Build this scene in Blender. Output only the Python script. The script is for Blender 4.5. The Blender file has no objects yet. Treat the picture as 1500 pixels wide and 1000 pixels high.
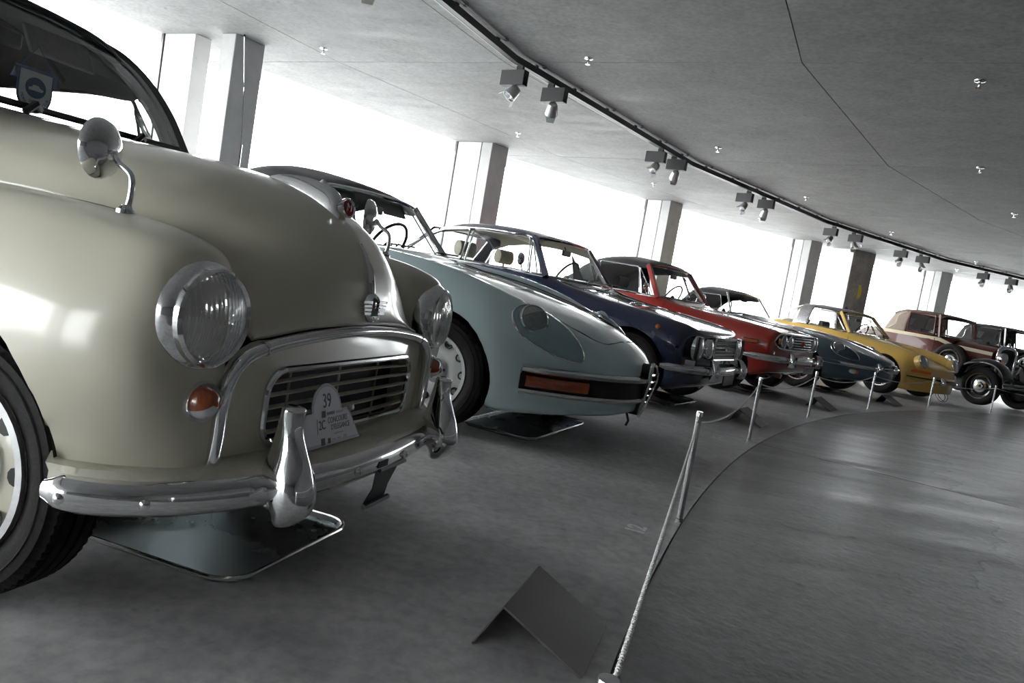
import bpy, bmesh, math, random
import numpy as np
from math import sin, cos, pi, radians, sqrt, atan2, hypot
from mathutils import Vector, Matrix

random.seed(4)
S = bpy.context.scene
COL = S.collection

# ------------------------------------------------------------------ camera
CAM_H = .856
PITCH, ROLL = radians(-4.82), radians(9.73)
cd = bpy.data.cameras.new('camera'); cam = bpy.data.objects.new('camera', cd); COL.objects.link(cam)
cd.sensor_width = 36.0; cd.lens = 36.0 * 1107 / 1500; cd.clip_start = .02; cd.clip_end = 400
fw = Vector((0, cos(PITCH), sin(PITCH))); u0 = Vector((0, -sin(PITCH), cos(PITCH))); r0 = Vector((1, 0, 0))
rt = cos(ROLL) * r0 + sin(ROLL) * u0; up = -sin(ROLL) * r0 + cos(ROLL) * u0
m = Matrix((rt, up, -fw)).transposed().to_4x4(); m.translation = (0, 0, CAM_H)
cam.matrix_world = m
S.camera = cam

# ------------------------------------------------------------------ sky (white overcast) and exposure
w = bpy.data.worlds.new('overcast_sky'); S.world = w; w.use_nodes = True
nt = w.node_tree; bg = nt.nodes['Background']
bg.inputs['Color'].default_value = (.96, .98, 1.0, 1); bg.inputs['Strength'].default_value = 9.5
S.view_settings.view_transform = 'Standard'; S.view_settings.look = 'None'
S.view_settings.exposure = 0.65; S.view_settings.gamma = 1.0; S.view_settings.use_curve_mapping = False

# ------------------------------------------------------------------ ring geometry of the building
CX, CY = 19.24, -4.02            # centre of the circular hall
HC = 2.9                         # ceiling height
def P(th, R, z=0.0):
    a = radians(th); return Vector((CX - R * cos(a), CY + R * sin(a), z))
def heading(th): return -radians(th)          # rotation of local +x to the inward radius

# ------------------------------------------------------------------ materials
M = {}
def mat(name, col, rough=.5, metal=0.0, coat=0.0, noise=0.0, nscale=8.0, bump=0.0, bscale=60.0, spec=.5, trans=0.0,
        emit=None, estr=0.0, stretch=None, col2=None, rvar=0.0, coatr=.04, sheen=0.0):
    ma = bpy.data.materials.new(name); ma.use_nodes = True
    n = ma.node_tree.nodes; L = ma.node_tree.links; b = n['Principled BSDF']
    b.inputs['Roughness'].default_value = rough; b.inputs['Metallic'].default_value = metal
    b.inputs['Coat Weight'].default_value = coat; b.inputs['Coat Roughness'].default_value = coatr
    b.inputs['Specular IOR Level'].default_value = spec
    b.inputs['Transmission Weight'].default_value = trans
    b.inputs['Sheen Weight'].default_value = sheen
    c4 = (*col, 1)
    b.inputs['Base Color'].default_value = c4
    tc = n.new('ShaderNodeTexCoord'); mp = n.new('ShaderNodeMapping'); L.new(tc.outputs['Object'], mp.inputs['Vector'])
    if stretch: mp.inputs['Scale'].default_value = stretch
    nz = n.new('ShaderNodeTexNoise'); nz.inputs['Scale'].default_value = nscale; nz.inputs['Detail'].default_value = 6
    nz.inputs['Roughness'].default_value = .6
    L.new(mp.outputs['Vector'], nz.inputs['Vector'])
    rp = n.new('ShaderNodeValToRGB')
    k = max(noise, .02); d = col2 or tuple(max(0, c * (1 - k)) for c in col)
    rp.color_ramp.elements[0].position = .32; rp.color_ramp.elements[0].color = (*d, 1)
    rp.color_ramp.elements[1].position = .68; rp.color_ramp.elements[1].color = c4 if col2 else (*[min(1, c * (1 + k * .5)) for c in col], 1)
    L.new(nz.outputs['Fac'], rp.inputs['Fac']); L.new(rp.outputs['Color'], b.inputs['Base Color'])
    if rvar:
        mr = n.new('ShaderNodeMapRange'); mr.inputs['From Min'].default_value = .3; mr.inputs['From Max'].default_value = .7
        mr.inputs['To Min'].default_value = max(.02, rough - rvar); mr.inputs['To Max'].default_value = min(1, rough + rvar)
        L.new(nz.outputs['Fac'], mr.inputs['Value']); L.new(mr.outputs['Result'], b.inputs['Roughness'])
    if bump:
        n2 = n.new('ShaderNodeTexNoise'); n2.inputs['Scale'].default_value = bscale; n2.inputs['Detail'].default_value = 4
        L.new(mp.outputs['Vector'], n2.inputs['Vector'])
        bp = n.new('ShaderNodeBump'); bp.inputs['Strength'].default_value = bump; bp.inputs['Distance'].default_value = .01
        L.new(n2.outputs['Fac'], bp.inputs['Height']); L.new(bp.outputs['Normal'], b.inputs['Normal'])
    if emit:
        b.inputs['Emission Color'].default_value = (*emit, 1); b.inputs['Emission Strength'].default_value = estr
    M[name] = ma; return ma

def glass(name, tint=(1, 1, 1), rough=0.0, refl=1.0):
    ma = bpy.data.materials.new(name); ma.use_nodes = True
    n = ma.node_tree.nodes; L = ma.node_tree.links; n.remove(n['Principled BSDF'])
    tr = n.new('ShaderNodeBsdfTransparent'); tr.inputs['Color'].default_value = (*tint, 1)
    gl = n.new('ShaderNodeBsdfGlossy'); gl.inputs['Roughness'].default_value = rough
    ge = n.new('ShaderNodeNewGeometry'); dt = n.new('ShaderNodeVectorMath'); dt.operation = 'DOT_PRODUCT'
    L.new(ge.outputs['Incoming'], dt.inputs[0]); L.new(ge.outputs['Normal'], dt.inputs[1])
    def mth(op, x, y=None):
        q = n.new('ShaderNodeMath'); q.operation = op
        for k, v in enumerate((x, y)):
            if v is None: continue
            if isinstance(v, (int, float)): q.inputs[k].default_value = v
            else: L.new(v, q.inputs[k])
        return q.outputs[0]
    sch = mth('POWER', mth('SUBTRACT', 1.0, mth('ABSOLUTE', dt.outputs['Value'])), 5.0)
    fac = mth('MULTIPLY', mth('ADD', mth('MULTIPLY', sch, .90), .07), refl)
    mx = n.new('ShaderNodeMixShader'); L.new(fac, mx.inputs['Fac'])
    L.new(tr.outputs[0], mx.inputs[1]); L.new(gl.outputs[0], mx.inputs[2])
    L.new(mx.outputs[0], n['Material Output'].inputs['Surface'])
    M[name] = ma; return ma

mat('cream', (.57, .545, .44), .34, coat=.7, noise=.03, nscale=3, coatr=.10)
mat('cream_rough', (.46, .44, .36), .5, noise=.08, nscale=30, bump=.25, bscale=70)
mat('ice_blue', (.56, .70, .735), .32, coat=1, noise=.03, nscale=3)
mat('navy', (.012, .018, .055), .25, coat=1, noise=.05)
mat('red', (.30, .020, .014), .28, coat=1, noise=.05)
mat('slate_blue', (.055, .095, .13), .3, metal=.25, coat=1, noise=.05)
mat('yellow', (.66, .42, .10), .3, coat=1, noise=.04)
mat('maroon', (.095, .017, .012), .38, coat=.35, noise=.08, spec=.3)
mat('black_paint', (.010, .010, .011), .2, coat=1, noise=.05)
mat('chrome', (.78, .79, .80), .07, metal=1, noise=.04, nscale=20)
mat('chrome_dull', (.55, .56, .57), .22, metal=1, noise=.1, nscale=15)
mat('reflector', (.75, .76, .78), .16, metal=1, bump=.35, bscale=90)
mat('steel', (.75, .75, .75), .2, metal=1, noise=.08, nscale=25)
mat('tray_metal', (.34, .38, .39), .28, metal=.9, noise=.12, nscale=2.5, rvar=.06)
mat('sheet_metal', (.085, .08, .077), .42, metal=.55, noise=.2, nscale=9, rvar=.1)
mat('rubber', (.007, .0066, .006), .7, spec=.2, noise=.25, nscale=30, bump=.2, bscale=120)
mat('black', (.008, .008, .008), .6, noise=.2)
mat('black_plastic', (.016, .016, .017), .42, noise=.15, nscale=25)
mat('soft_top', (.018, .019, .022), .8, noise=.3, nscale=40, bump=.35, bscale=350, sheen=.2)
mat('brown_top', (.30, .235, .20), .8, noise=.15, nscale=30, bump=.3, bscale=300)
mat('interior', (.035, .034, .034), .7, noise=.2, nscale=20)
mat('beige_leather', (.36, .31, .22), .5, noise=.12, nscale=20)
mat('headlining', (.62, .56, .42), .8, noise=.05)
mat('grey_cloth', (.22, .22, .21), .8, noise=.15, nscale=40)
mat('amber', (.27, .05, .006), .12, coat=1, noise=.15, nscale=40, bump=.25, bscale=80)
mat('amber_bright', (.75, .16, .03), .15, coat=1, noise=.1)
mat('red_lens', (.45, .02, .01), .12, coat=1, noise=.1)
mat('lens_clear', (.55, .55, .55), .1, coat=1, noise=.1)
mat('silver_wheel', (.50, .50, .50), .35, metal=.6, noise=.08)
mat('white_wheel', (.62, .63, .63), .4, noise=.06)
mat('white_paint', (.75, .75, .74), .7, noise=.25, nscale=60)
mat('red_enamel', (.35, .015, .012), .2, coat=1, noise=.1)
mat('plate_grey', (.40, .41, .46), .45, noise=.05)
mat('plate_border', (.24, .25, .30), .45, noise=.05)
mat('ink', (.01, .01, .012), .6, noise=.05)
mat('pennant_white', (.42, .44, .47), .85, noise=.06)
mat('pennant_blue', (.03, .06, .14), .8, noise=.1)
mat('white_cord', (.55, .55, .54), .6, noise=.3, nscale=200)
mat('column_concrete', (.42, .42, .415), .75, noise=.12, nscale=5, bump=.15, bscale=40)
mat('pier_white', (.74, .73, .72), .7, noise=.06, nscale=4, bump=.08, bscale=40)
mat('dark_frame', (.05, .05, .052), .45, noise=.1)
mat('track_black', (.014, .014, .014), .45, noise=.1)
mat('lamp_silver', (.60, .60, .59), .32, metal=.7, noise=.05)
mat('box_grey', (.04, .04, .042), .5, noise=.1)
mat('conduit', (.38, .38, .38), .45, metal=.4, noise=.1)
mat('outside_ground', (.50, .50, .49), .9, noise=.15, nscale=.5)
mat('wall_concrete', (.05, .05, .05), .8, noise=.2, nscale=1.2, bump=.2, bscale=20)
mat('teal_cloth', (.03, .05, .09), .8, noise=.1)
mat('sky_screen', (.8, .8, .8), .5, noise=.05)
glass('window_glass', (.99, 1, 1), 0, .55)
glass('car_glass', (.93, .955, .95), .0, 1.0)
glass('dark_glass', (.25, .27, .27), .0, 1.0)
glass('lamp_glass', (.93, .94, .95), .01, 1.0)
glass('smoke_cover', (.72, .78, .81), .01, 1.0)

def lens_glass():
    ma = bpy.data.materials.new('fluted_lens'); ma.use_nodes = True
    n = ma.node_tree.nodes; L = ma.node_tree.links; b = n['Principled BSDF']
    b.inputs['Base Color'].default_value = (.9, .92, .93, 1); b.inputs['Roughness'].default_value = .03
    b.inputs['Metallic'].default_value = 0; b.inputs['Coat Weight'].default_value = 1
    b.inputs['Coat Roughness'].default_value = .02
    tc = n.new('ShaderNodeTexCoord'); wv = n.new('ShaderNodeTexWave'); wv.bands_direction = 'Y'
    wv.inputs['Scale'].default_value = 28; L.new(tc.outputs['Object'], wv.inputs['Vector'])
    bp = n.new('ShaderNodeBump'); bp.inputs['Strength'].default_value = .9; bp.inputs['Distance'].default_value = .004
    L.new(wv.outputs['Fac'], bp.inputs['Height']); L.new(bp.outputs['Normal'], b.inputs['Normal'])
    gl = n.new('ShaderNodeBsdfTransparent'); gl.inputs['Color'].default_value = (.9, .92, .93, 1)
    mx = n.new('ShaderNodeMixShader'); mx.inputs['Fac'].default_value = .42
    b.inputs['Metallic'].default_value = .55
    L.new(gl.outputs[0], mx.inputs[1]); L.new(b.outputs[0], mx.inputs[2]); L.new(mx.outputs[0], n['Material Output'].inputs['Surface'])
    M['fluted_lens'] = ma
lens_glass()
mat('lens_far', (.52, .53, .54), .08, coat=1, metal=.35, noise=.25, nscale=60, bump=.2, bscale=120)

def concrete(name, base, dark, boards, rough, angdir, rvar=.12, stain=1.0, bumpk=.12, ring=None):
    """concrete with fine speckle, cloudy stains and (boards) the grain of formwork boards running along the local x axis"""
    ma = bpy.data.materials.new(name); ma.use_nodes = True
    n = ma.node_tree.nodes; L = ma.node_tree.links; b = n['Principled BSDF']
    tc = n.new('ShaderNodeTexCoord'); oi = n.new('ShaderNodeObjectInfo'); off = n.new('ShaderNodeVectorMath'); off.operation = 'SCALE'
    off.inputs[0].default_value = (37, 91, 13); L.new(oi.outputs['Random'], off.inputs['Scale'])
    def noise(scale, detail=5, st=None, rg=.6):
        mp = n.new('ShaderNodeMapping'); L.new(tc.outputs['Object'], mp.inputs['Vector'])
        L.new(off.outputs[0], mp.inputs['Location'])
        mp.inputs['Rotation'].default_value = (0, 0, angdir)
        if st: mp.inputs['Scale'].default_value = st
        z = n.new('ShaderNodeTexNoise'); z.inputs['Scale'].default_value = scale; z.inputs['Detail'].default_value = detail
        z.inputs['Roughness'].default_value = rg; L.new(mp.outputs['Vector'], z.inputs['Vector']); return z.outputs['Fac']
    def ramp(fac, a, bb, p0=.35, p1=.65):
        r = n.new('ShaderNodeValToRGB'); r.color_ramp.elements[0].position = p0; r.color_ramp.elements[1].position = p1
        r.color_ramp.elements[0].color = (*a, 1); r.color_ramp.elements[1].color = (*bb, 1); L.new(fac, r.inputs['Fac']); return r.outputs['Color']
    def mix(kind, a, bb, f=1.0):
        x = n.new('ShaderNodeMix'); x.data_type = 'RGBA'; x.blend_type = kind; x.inputs['Factor'].default_value = f
        L.new(a, x.inputs[6]); L.new(bb, x.inputs[7]); return x.outputs[2]
    cloud = noise(.55, 6); streak = noise(1.6, 5, (.35, 3.2, 1) if boards else (1, 1, 1)); fine = noise(26, 6); spots = noise(9, 3)
    c = ramp(cloud, dark, base, .3, .7)
    one = (1, 1, 1)
    c = mix('MULTIPLY', c, ramp(streak, (.74, .74, .74), one, .36, .62), .85 * stain)
    c = mix('MULTIPLY', c, ramp(fine, (.70, .70, .70), one, .32, .6), .9)
    c = mix('MULTIPLY', c, ramp(noise(3.2, 9, None, .72), (.62, .62, .62), one, .36, .60), .75 * stain)
    c = mix('MULTIPLY', c, ramp(spots, (.35, .35, .35), one, .25, .31), .8 * stain)
    if ring:      # tide mark of an old stain that wanders along the lane
        ln = n.new('ShaderNodeVectorMath'); ln.operation = 'LENGTH'; L.new(tc.outputs['Object'], ln.inputs[0])
        big = noise(.9, 4)
        def mth(op, x, y):
            q = n.new('ShaderNodeMath'); q.operation = op
            for k, v in enumerate((x, y)):
                if isinstance(v, (int, float)): q.inputs[k].default_value = v
                else: L.new(v, q.inputs[k])
            return q.outputs[0]
        d = mth('SUBTRACT', mth('ADD', ln.outputs['Value'], mth('MULTIPLY', mth('SUBTRACT', big, .5), 2.2)), ring)
        ft = n.new('ShaderNodeMapRange'); ft.inputs['From Min'].default_value = -.03; ft.inputs['From Max'].default_value = .02; L.new(d, ft.inputs['Value'])
        c = mix('MULTIPLY', c, ramp(ft.outputs['Result'], (1, 1, 1), (.80, .80, .80), .4, .6), 1.0)
        ed = mth('ABSOLUTE', d, 0.0); c = mix('MULTIPLY', c, ramp(ed, (.5, .5, .5), (1, 1, 1), 0.0, .02), .8)
    L.new(c, b.inputs['Base Color'])
    mr = n.new('ShaderNodeMapRange'); mr.inputs['From Min'].default_value = .3; mr.inputs['From Max'].default_value = .7
    mr.inputs['To Min'].default_value = rough - rvar; mr.inputs['To Max'].default_value = rough + rvar
    L.new(streak, mr.inputs['Value']); L.new(mr.outputs['Result'], b.inputs['Roughness'])
    bp = n.new('ShaderNodeBump'); bp.inputs['Strength'].default_value = bumpk; bp.inputs['Distance'].default_value = .01
    L.new(fine, bp.inputs['Height']); L.new(bp.outputs['Normal'], b.inputs['Normal'])
    M[name] = ma
concrete('ceiling_concrete', (.30, .30, .295), (.24, .24, .24), True, .7, 0, .12, .7)
concrete('floor_parking', (.58, .575, .57), (.45, .447, .444), False, .5, radians(20), .1, .8)
concrete('floor_lane', (.29, .288, .286), (.17, .17, .171), True, .40, radians(33), .10, .7, .2, ring=18.5)
concrete('raw_concrete', (.36, .33, .31), (.20, .18, .17), True, .85, 0, .05, 1.0, .5)

# ------------------------------------------------------------------ mesh tools
class MB:
    def __init__(s): s.v = []; s.f = []
    def add(s, vs, fs):
        k = len(s.v); s.v += [tuple(map(float, q)) for q in vs]; s.f += [tuple(i + k for i in q) for q in fs]; return s
    def box(s, c, d, rz=0.0, ry=0.0, rx=0.0, taper=1.0):
        R = Matrix.Rotation(rz, 3, 'Z') @ Matrix.Rotation(ry, 3, 'Y') @ Matrix.Rotation(rx, 3, 'X'); vs = []
        for z in (-.5, .5):
            t = taper if z > 0 else 1
            for x, y in ((-.5, -.5), (.5, -.5), (.5, .5), (-.5, .5)):
                vs.append(Vector(c) + R @ Vector((x * d[0] * t, y * d[1] * t, z * d[2])))
        return s.add(vs, [(3, 2, 1, 0), (4, 5, 6, 7), (0, 1, 5, 4), (1, 2, 6, 5), (2, 3, 7, 6), (3, 0, 4, 7)])
    def grid(s, G, wrap_u=False, wrap_v=False, flip=False):
        nu, nv = len(G), len(G[0]); vs = [p for r in G for p in r]; fs = []
        for i in range(nu if wrap_u else nu - 1):
            for j in range(nv if wrap_v else nv - 1):
                a, b_, c, d = i * nv + j, i * nv + (j + 1) % nv, ((i + 1) % nu) * nv + (j + 1) % nv, ((i + 1) % nu) * nv + j
                fs.append((a, d, c, b_) if flip else (a, b_, c, d))
        return s.add(vs, fs)
    def tube(s, path, r, n=8, closed=False, caps=True, radii=None):
        p = [Vector(q) for q in path]; N = len(p); T = []
        for i in range(N):
            a = p[(i - 1) % N] if (closed or i > 0) else p[i]; b_ = p[(i + 1) % N] if (closed or i < N - 1) else p[i]
            T.append((b_ - a).normalized() if (b_ - a).length > 1e-9 else Vector((0, 0, 1)))
        nrm = T[0].orthogonal().normalized(); G = []
        for i in range(N):
            nrm = (nrm - T[i] * nrm.dot(T[i])); nrm = nrm.normalized() if nrm.length > 1e-6 else T[i].orthogonal().normalized()
            bi = T[i].cross(nrm); rr = radii[i] if radii else r
            G.append([p[i] + rr * (cos(2 * pi * k / n) * nrm + sin(2 * pi * k / n) * bi) for k in range(n)])
        k0 = len(s.v); s.grid(G, wrap_u=closed, wrap_v=True, flip=True)
        if caps and not closed:
            s.f.append(tuple(k0 + k for k in range(n))); s.f.append(tuple(k0 + (N - 1) * n + k for k in reversed(range(n))))
        return s
    def sweep(s, path, sect, upv=(0, 0, 1), closed=False, caps=True, scale=None):
        """sect points (a,b): a along (t x up), b along up"""
        p = [Vector(q) for q in path]; N = len(p); U = Vector(upv); G = []
        for i in range(N):
            a = p[(i - 1) % N] if (closed or i > 0) else p[i]; b_ = p[(i + 1) % N] if (closed or i < N - 1) else p[i]
            t = (b_ - a).normalized(); sd = t.cross(U).normalized(); uu = sd.cross(t)
            k = scale[i] if scale else 1
            G.append([p[i] + sd * q[0] * k + uu * q[1] * k for q in sect])
        k0 = len(s.v); n = len(sect); s.grid(G, wrap_u=closed, wrap_v=True)
        if caps and not closed:
            s.f.append(tuple(k0 + k for k in reversed(range(n)))); s.f.append(tuple(k0 + (N - 1) * n + k for k in range(n)))
        return s
    def lathe(s, prof, o=(0, 0, 0), ax=(1, 0, 0), n=32, sy=1.0, upv=None):
        """prof (radius, height along ax)"""
        A = Vector(ax).normalized(); u = (Vector(upv) if upv else Vector((0, 0, 1)))
        if abs(A.dot(u.normalized())) > .95: u = Vector((0, 1, 0))
        u = (u - A * A.dot(u)).normalized(); v = A.cross(u); O = Vector(o)
        G = [[O + A * hh + (u * cos(2 * pi * k / n) + v * sin(2 * pi * k / n) * sy) * max(r, 1e-5) for k in range(n)] for r, hh in prof]
        return s.grid(G, wrap_v=True, flip=True)
    def prism(s, pts, off):
        o = Vector(off); n = len(pts); a = [Vector(q) for q in pts]; vs = a + [q + o for q in a]
        return s.add(vs, [tuple(reversed(range(n))), tuple(range(n, 2 * n))] + [(i, (i + 1) % n, n + (i + 1) % n, n + i) for i in range(n)])
    def ell(s, c, r, nu=16, nv=10):
        c = Vector(c); G = []
        for i in range(nv + 1):
            a = -pi / 2 + pi * i / nv
            G.append([c + Vector((r[0] * cos(a) * cos(2 * pi * k / nu), r[1] * cos(a) * sin(2 * pi * k / nu), r[2] * sin(a))) for k in range(nu)])
        return s.grid(G, wrap_v=True)
    def mirror(s):
        k = len(s.v); s.v += [(x, -y, z) for x, y, z in s.v]; s.f += [tuple(i + k for i in reversed(q)) for q in s.f]; return s

def herm(Pt, n):
    """interpolating spline through the rows of Pt (k,...) with n samples per span"""
    A = np.asarray(Pt, float); k = len(A)
    d = np.sqrt(((A[1:] - A[:-1]) ** 2).reshape(k - 1, -1).sum(1)) + 1e-6; d = d ** .6
    m_ = np.zeros_like(A); s_ = (A[1:] - A[:-1]) / d.reshape(-1, *([1] * (A.ndim - 1)))
    for i in range(k):
        if i == 0: m_[i] = s_[0]
        elif i == k - 1: m_[i] = s_[-1]
        else: m_[i] = (s_[i - 1] * d[i] + s_[i] * d[i - 1]) / (d[i] + d[i - 1])
    out = []
    for i in range(k - 1):
        for q in range(n):
            t = q / n; h = d[i]
            out.append((2 * t**3 - 3 * t**2 + 1) * A[i] + (t**3 - 2 * t**2 + t) * h * m_[i] + (-2 * t**3 + 3 * t**2) * A[i + 1] + (t**3 - t**2) * h * m_[i + 1])
    out.append(A[-1]); return np.array(out)
def spl(pts, n=6): return [tuple(q) for q in herm(pts, n)]
def surf(ctrl, nu=5, nv=5):
    a = herm(np.asarray(ctrl, float), nu); return np.swapaxes(herm(np.swapaxes(a, 0, 1), nv), 0, 1)

def make_mesh(mb, name, angle=38, weld=True):
    me = bpy.data.meshes.new(name); me.from_pydata(mb.v, [], mb.f); me.validate()
    bm = bmesh.new(); bm.from_mesh(me)
    if weld: bmesh.ops.remove_doubles(bm, verts=bm.verts, dist=.00015)
    bmesh.ops.recalc_face_normals(bm, faces=bm.faces)
    lim = radians(angle)
    for f in bm.faces: f.smooth = True
    for e in bm.edges:
        if len(e.link_faces) == 2: e.smooth = e.calc_face_angle(0) < lim
    bm.to_mesh(me); bm.free(); return me
def obj(name, mb, material, parent=None, loc=(0, 0, 0), rot=(0, 0, 0), angle=38, label=None, thick=0.0, weld=True, bevel=0.0, kind=None, sub=0):
    me = mb if isinstance(mb, bpy.types.Mesh) else make_mesh(mb, name, angle, weld)
    if not me.materials: me.materials.append(M[material])
    o = bpy.data.objects.new(name, me); COL.objects.link(o); o.location = loc; o.rotation_euler = rot
    if parent: o.parent = parent
    if label: o['label'] = label
    if kind: o['kind'] = kind
    if bevel:
        b = o.modifiers.new('bevel', 'BEVEL'); b.width = bevel; b.segments = 2; b.limit_method = 'ANGLE'
    if thick:
        t = o.modifiers.new('thickness', 'SOLIDIFY'); t.thickness = thick; t.offset = -1
    return o
def empty(name, label, cat, loc=(0, 0, 0), rz=0.0, group=None):
    o = bpy.data.objects.new(name, None); COL.objects.link(o); o.location = loc; o.rotation_euler = (0, 0, rz); o.empty_display_size = .1
    o['label'] = label; o['category'] = cat
    if group: o['group'] = group
    return o
def tag(o, label, cat, group=None):
    o['label'] = label; o['category'] = cat
    if group: o['group'] = group
    return o
def struct(o): o['kind'] = 'structure'; return o
def text(name, s, size, material, parent, mtx, ext=.0004, align='CENTER', sx=1.0, bold=0.0):
    cu = bpy.data.curves.new(name, 'FONT'); cu.body = s; cu.size = size; cu.align_x = align; cu.align_y = 'CENTER'; cu.extrude = ext; cu.offset = bold
    cu.resolution_u = 3
    t = bpy.data.objects.new(name, cu); COL.objects.link(t); bpy.context.view_layer.update()
    me = bpy.data.meshes.new_from_object(t.evaluated_get(bpy.context.evaluated_depsgraph_get()))
    bpy.data.objects.remove(t); bpy.data.curves.remove(cu)
    me.transform(mtx @ Matrix.Diagonal((sx, 1, 1, 1))); me.materials.clear(); me.materials.append(M[material])
    o = bpy.data.objects.new(name, me); COL.objects.link(o)
    if parent: o.parent = parent
    return o
def frame_m(o, xa, ya):
    X = Vector(xa).normalized(); Y = Vector(ya); Y = (Y - X * X.dot(Y)).normalized(); Z = X.cross(Y)
    mm = Matrix((X, Y, Z)).transposed().to_4x4(); mm.translation = Vector(o); return mm
def copy_tree(o, parent=None):
    c = o.copy(); COL.objects.link(c); c.parent = parent
    for ch in list(o.children): copy_tree(ch, c)
    return c
# ------------------------------------------------------------------ the hall: floor, ceiling, facade
def sector(mb, r0, r1, t0, t1, z0, z1, n=10):
    A = []
    for i in range(n + 1):
        a = radians(t0 + (t1 - t0) * i / n)
        A.append([(-r * cos(a), r * sin(a), z) for r, z in ((r0, z0), (r1, z0), (r1, z1), (r0, z1))])
    k0 = len(mb.v); mb.grid(A, wrap_v=True); mb.f.append((k0, k0 + 1, k0 + 2, k0 + 3)); k = k0 + 4 * n; mb.f.append((k + 3, k + 2, k + 1, k)); return mb
O = (CX, CY, 0)
T0, T1 = -15.0, 94.0
floor = struct(obj('floor', sector(MB(), 15.3, 27.4, T0, T1, -.30, -.012, 120), 'floor_lane', loc=O))
for t0, t1 in ((-15, .75), (.75, 28), (28, 55.25), (55.25, 94)):
    obj('slab', sector(MB(), 19.729, 27.3, t0 + .010, t1 - .010, -.012, 0, 30), 'floor_parking', floor)
    obj('slab', sector(MB(), 15.4, 19.722, t0 + .010, t1 - .010, -.012, 0, 30), 'floor_lane', floor)
ceiling = struct(obj('ceiling', sector(MB(), 15.3, 27.6, T0, T1, HC + .05, HC + .4, 120), 'ceiling_concrete', loc=O))
RR = [15.3, 17.55, 20.12, 22.92, 25.15, 27.45]
th = 30.4 - 10.6 * 4; sect_mesh = {}
for i in range(10):
    for k in range(5):
        if k not in sect_mesh:
            sect_mesh[k] = make_mesh(sector(MB(), RR[k] + .004, RR[k + 1] - .004, .012, 10.588, HC, HC + .06, 1), 'panel'); sect_mesh[k].materials.append(M['ceiling_concrete'])
        obj('panel', sect_mesh[k], None, ceiling, rot=(0, 0, -radians(th + (1.2 if k % 2 else 0) * 0)))
    th += 10.6
struct(obj('wall_inner', sector(MB(), 15.0, 15.35, T0, T1, -.3, HC + .3, 120), 'wall_concrete', loc=O))
for nm, t in (('added_end_wall_near', T0 - .3), ('added_end_wall_far', T1)):  # added unseen end walls: the ring goes on, these keep window light out
    struct(obj(nm, sector(MB(), 15.0, 27.6, t, t + .6, -.3, HC + .3, 2), 'wall_concrete', loc=O))
g = MB(); sector(g, 27.5, 140, -180, 180, -.9, -.55, 96)
struct(obj('ground_outside', g, 'outside_ground', loc=O))

def rwin(t): return float(np.interp(t, [28.3, 38.7, 48.9, 59.4, 70.5], [26.96, 26.62, 26.2, 26.0, 26.1]))
COLS = [28.33 + 10.62 * k for k in range(-4, 7)]
wn = 0
pane_t = COLS
for i, t in enumerate(COLS):
    # window bay between this pier and the next
    if i < len(COLS) - 1:
        wn += 1; t2 = COLS[i + 1]; a = P(t, rwin(t)); b = P(t2, rwin(t2))
        wo = struct(bpy.data.objects.new('window_%d' % wn, None)); COL.objects.link(wo)
        L_ = (b - a).length; wo.location = (a + b) / 2; wo.rotation_euler = (0, 0, atan2(b.y - a.y, b.x - a.x))
        obj('pane', MB().box((0, 0, HC / 2), (L_ - .03, .016, HC - .004)), 'window_glass', wo)
        fr = MB(); fr.box((-L_ / 2 + .012, 0, HC / 2), (.028, .05, HC)); obj('mullion', fr, 'dark_frame', wo)
        obj('sill', MB().box((0, 0, .02), (L_ - .06, .07, .04)), 'dark_frame', wo)
    # white facade pier and concrete column
    vis = {3: 0}
    who = {0: 'behind the cream car', 1: 'behind the pale blue convertible', 2: 'behind the navy coupe', 3: 'behind the slate blue convertible', 4: 'behind the maroon vintage car'}
    kk = i - 4
    lab = who.get(kk) or ('in the %s bay before the cream car' % {-1: 'first', -2: 'second', -3: 'third', -4: 'fourth'}[kk] if kk < 0 else 'in the %s bay past the maroon car' % {5: 'first', 6: 'second'}[kk])
    grp = 'columns and piers along the window wall'
    rw = rwin(t); rc = {0: 25.76, 1: 25.82, 2: 25.55, 3: 25.48, 4: 25.56}.get(kk, 25.6)
    tw = .20 / 26.4 * 57.3
    pm = MB(); r_ = max(rc + .24, rw - .55); sector(pm, r_, rw - .03, t + .02, t + .02 + tw * 1.05, 0, HC, 1)
    p_ = tag(obj('facade_pier', pm, 'pier_white', loc=O, bevel=.006), 'white facade pier against the glass ' + lab, 'pier', grp)
    a0 = radians(t + .02 + tw * .5)
    for z in (1.0, 1.6, 2.2, 2.65):
        for da in (-.05, .05):
            c = Vector((-r_ * cos(a0), r_ * sin(a0), z)) + Vector((sin(a0), cos(a0), 0)) * da
            obj('bolt', MB().lathe([(0, .008), (.010, .006), (.012, 0)], c, (cos(a0), -sin(a0), 0), 8), 'pier_white', p_)
    cm = MB(); sector(cm, rc, rc + .22, t + .02, t + .90, 0, HC, 1)
    tag(obj('concrete_column', cm, 'column_concrete', loc=O, bevel=.008), 'square grey concrete column ' + lab, 'column', grp)

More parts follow.
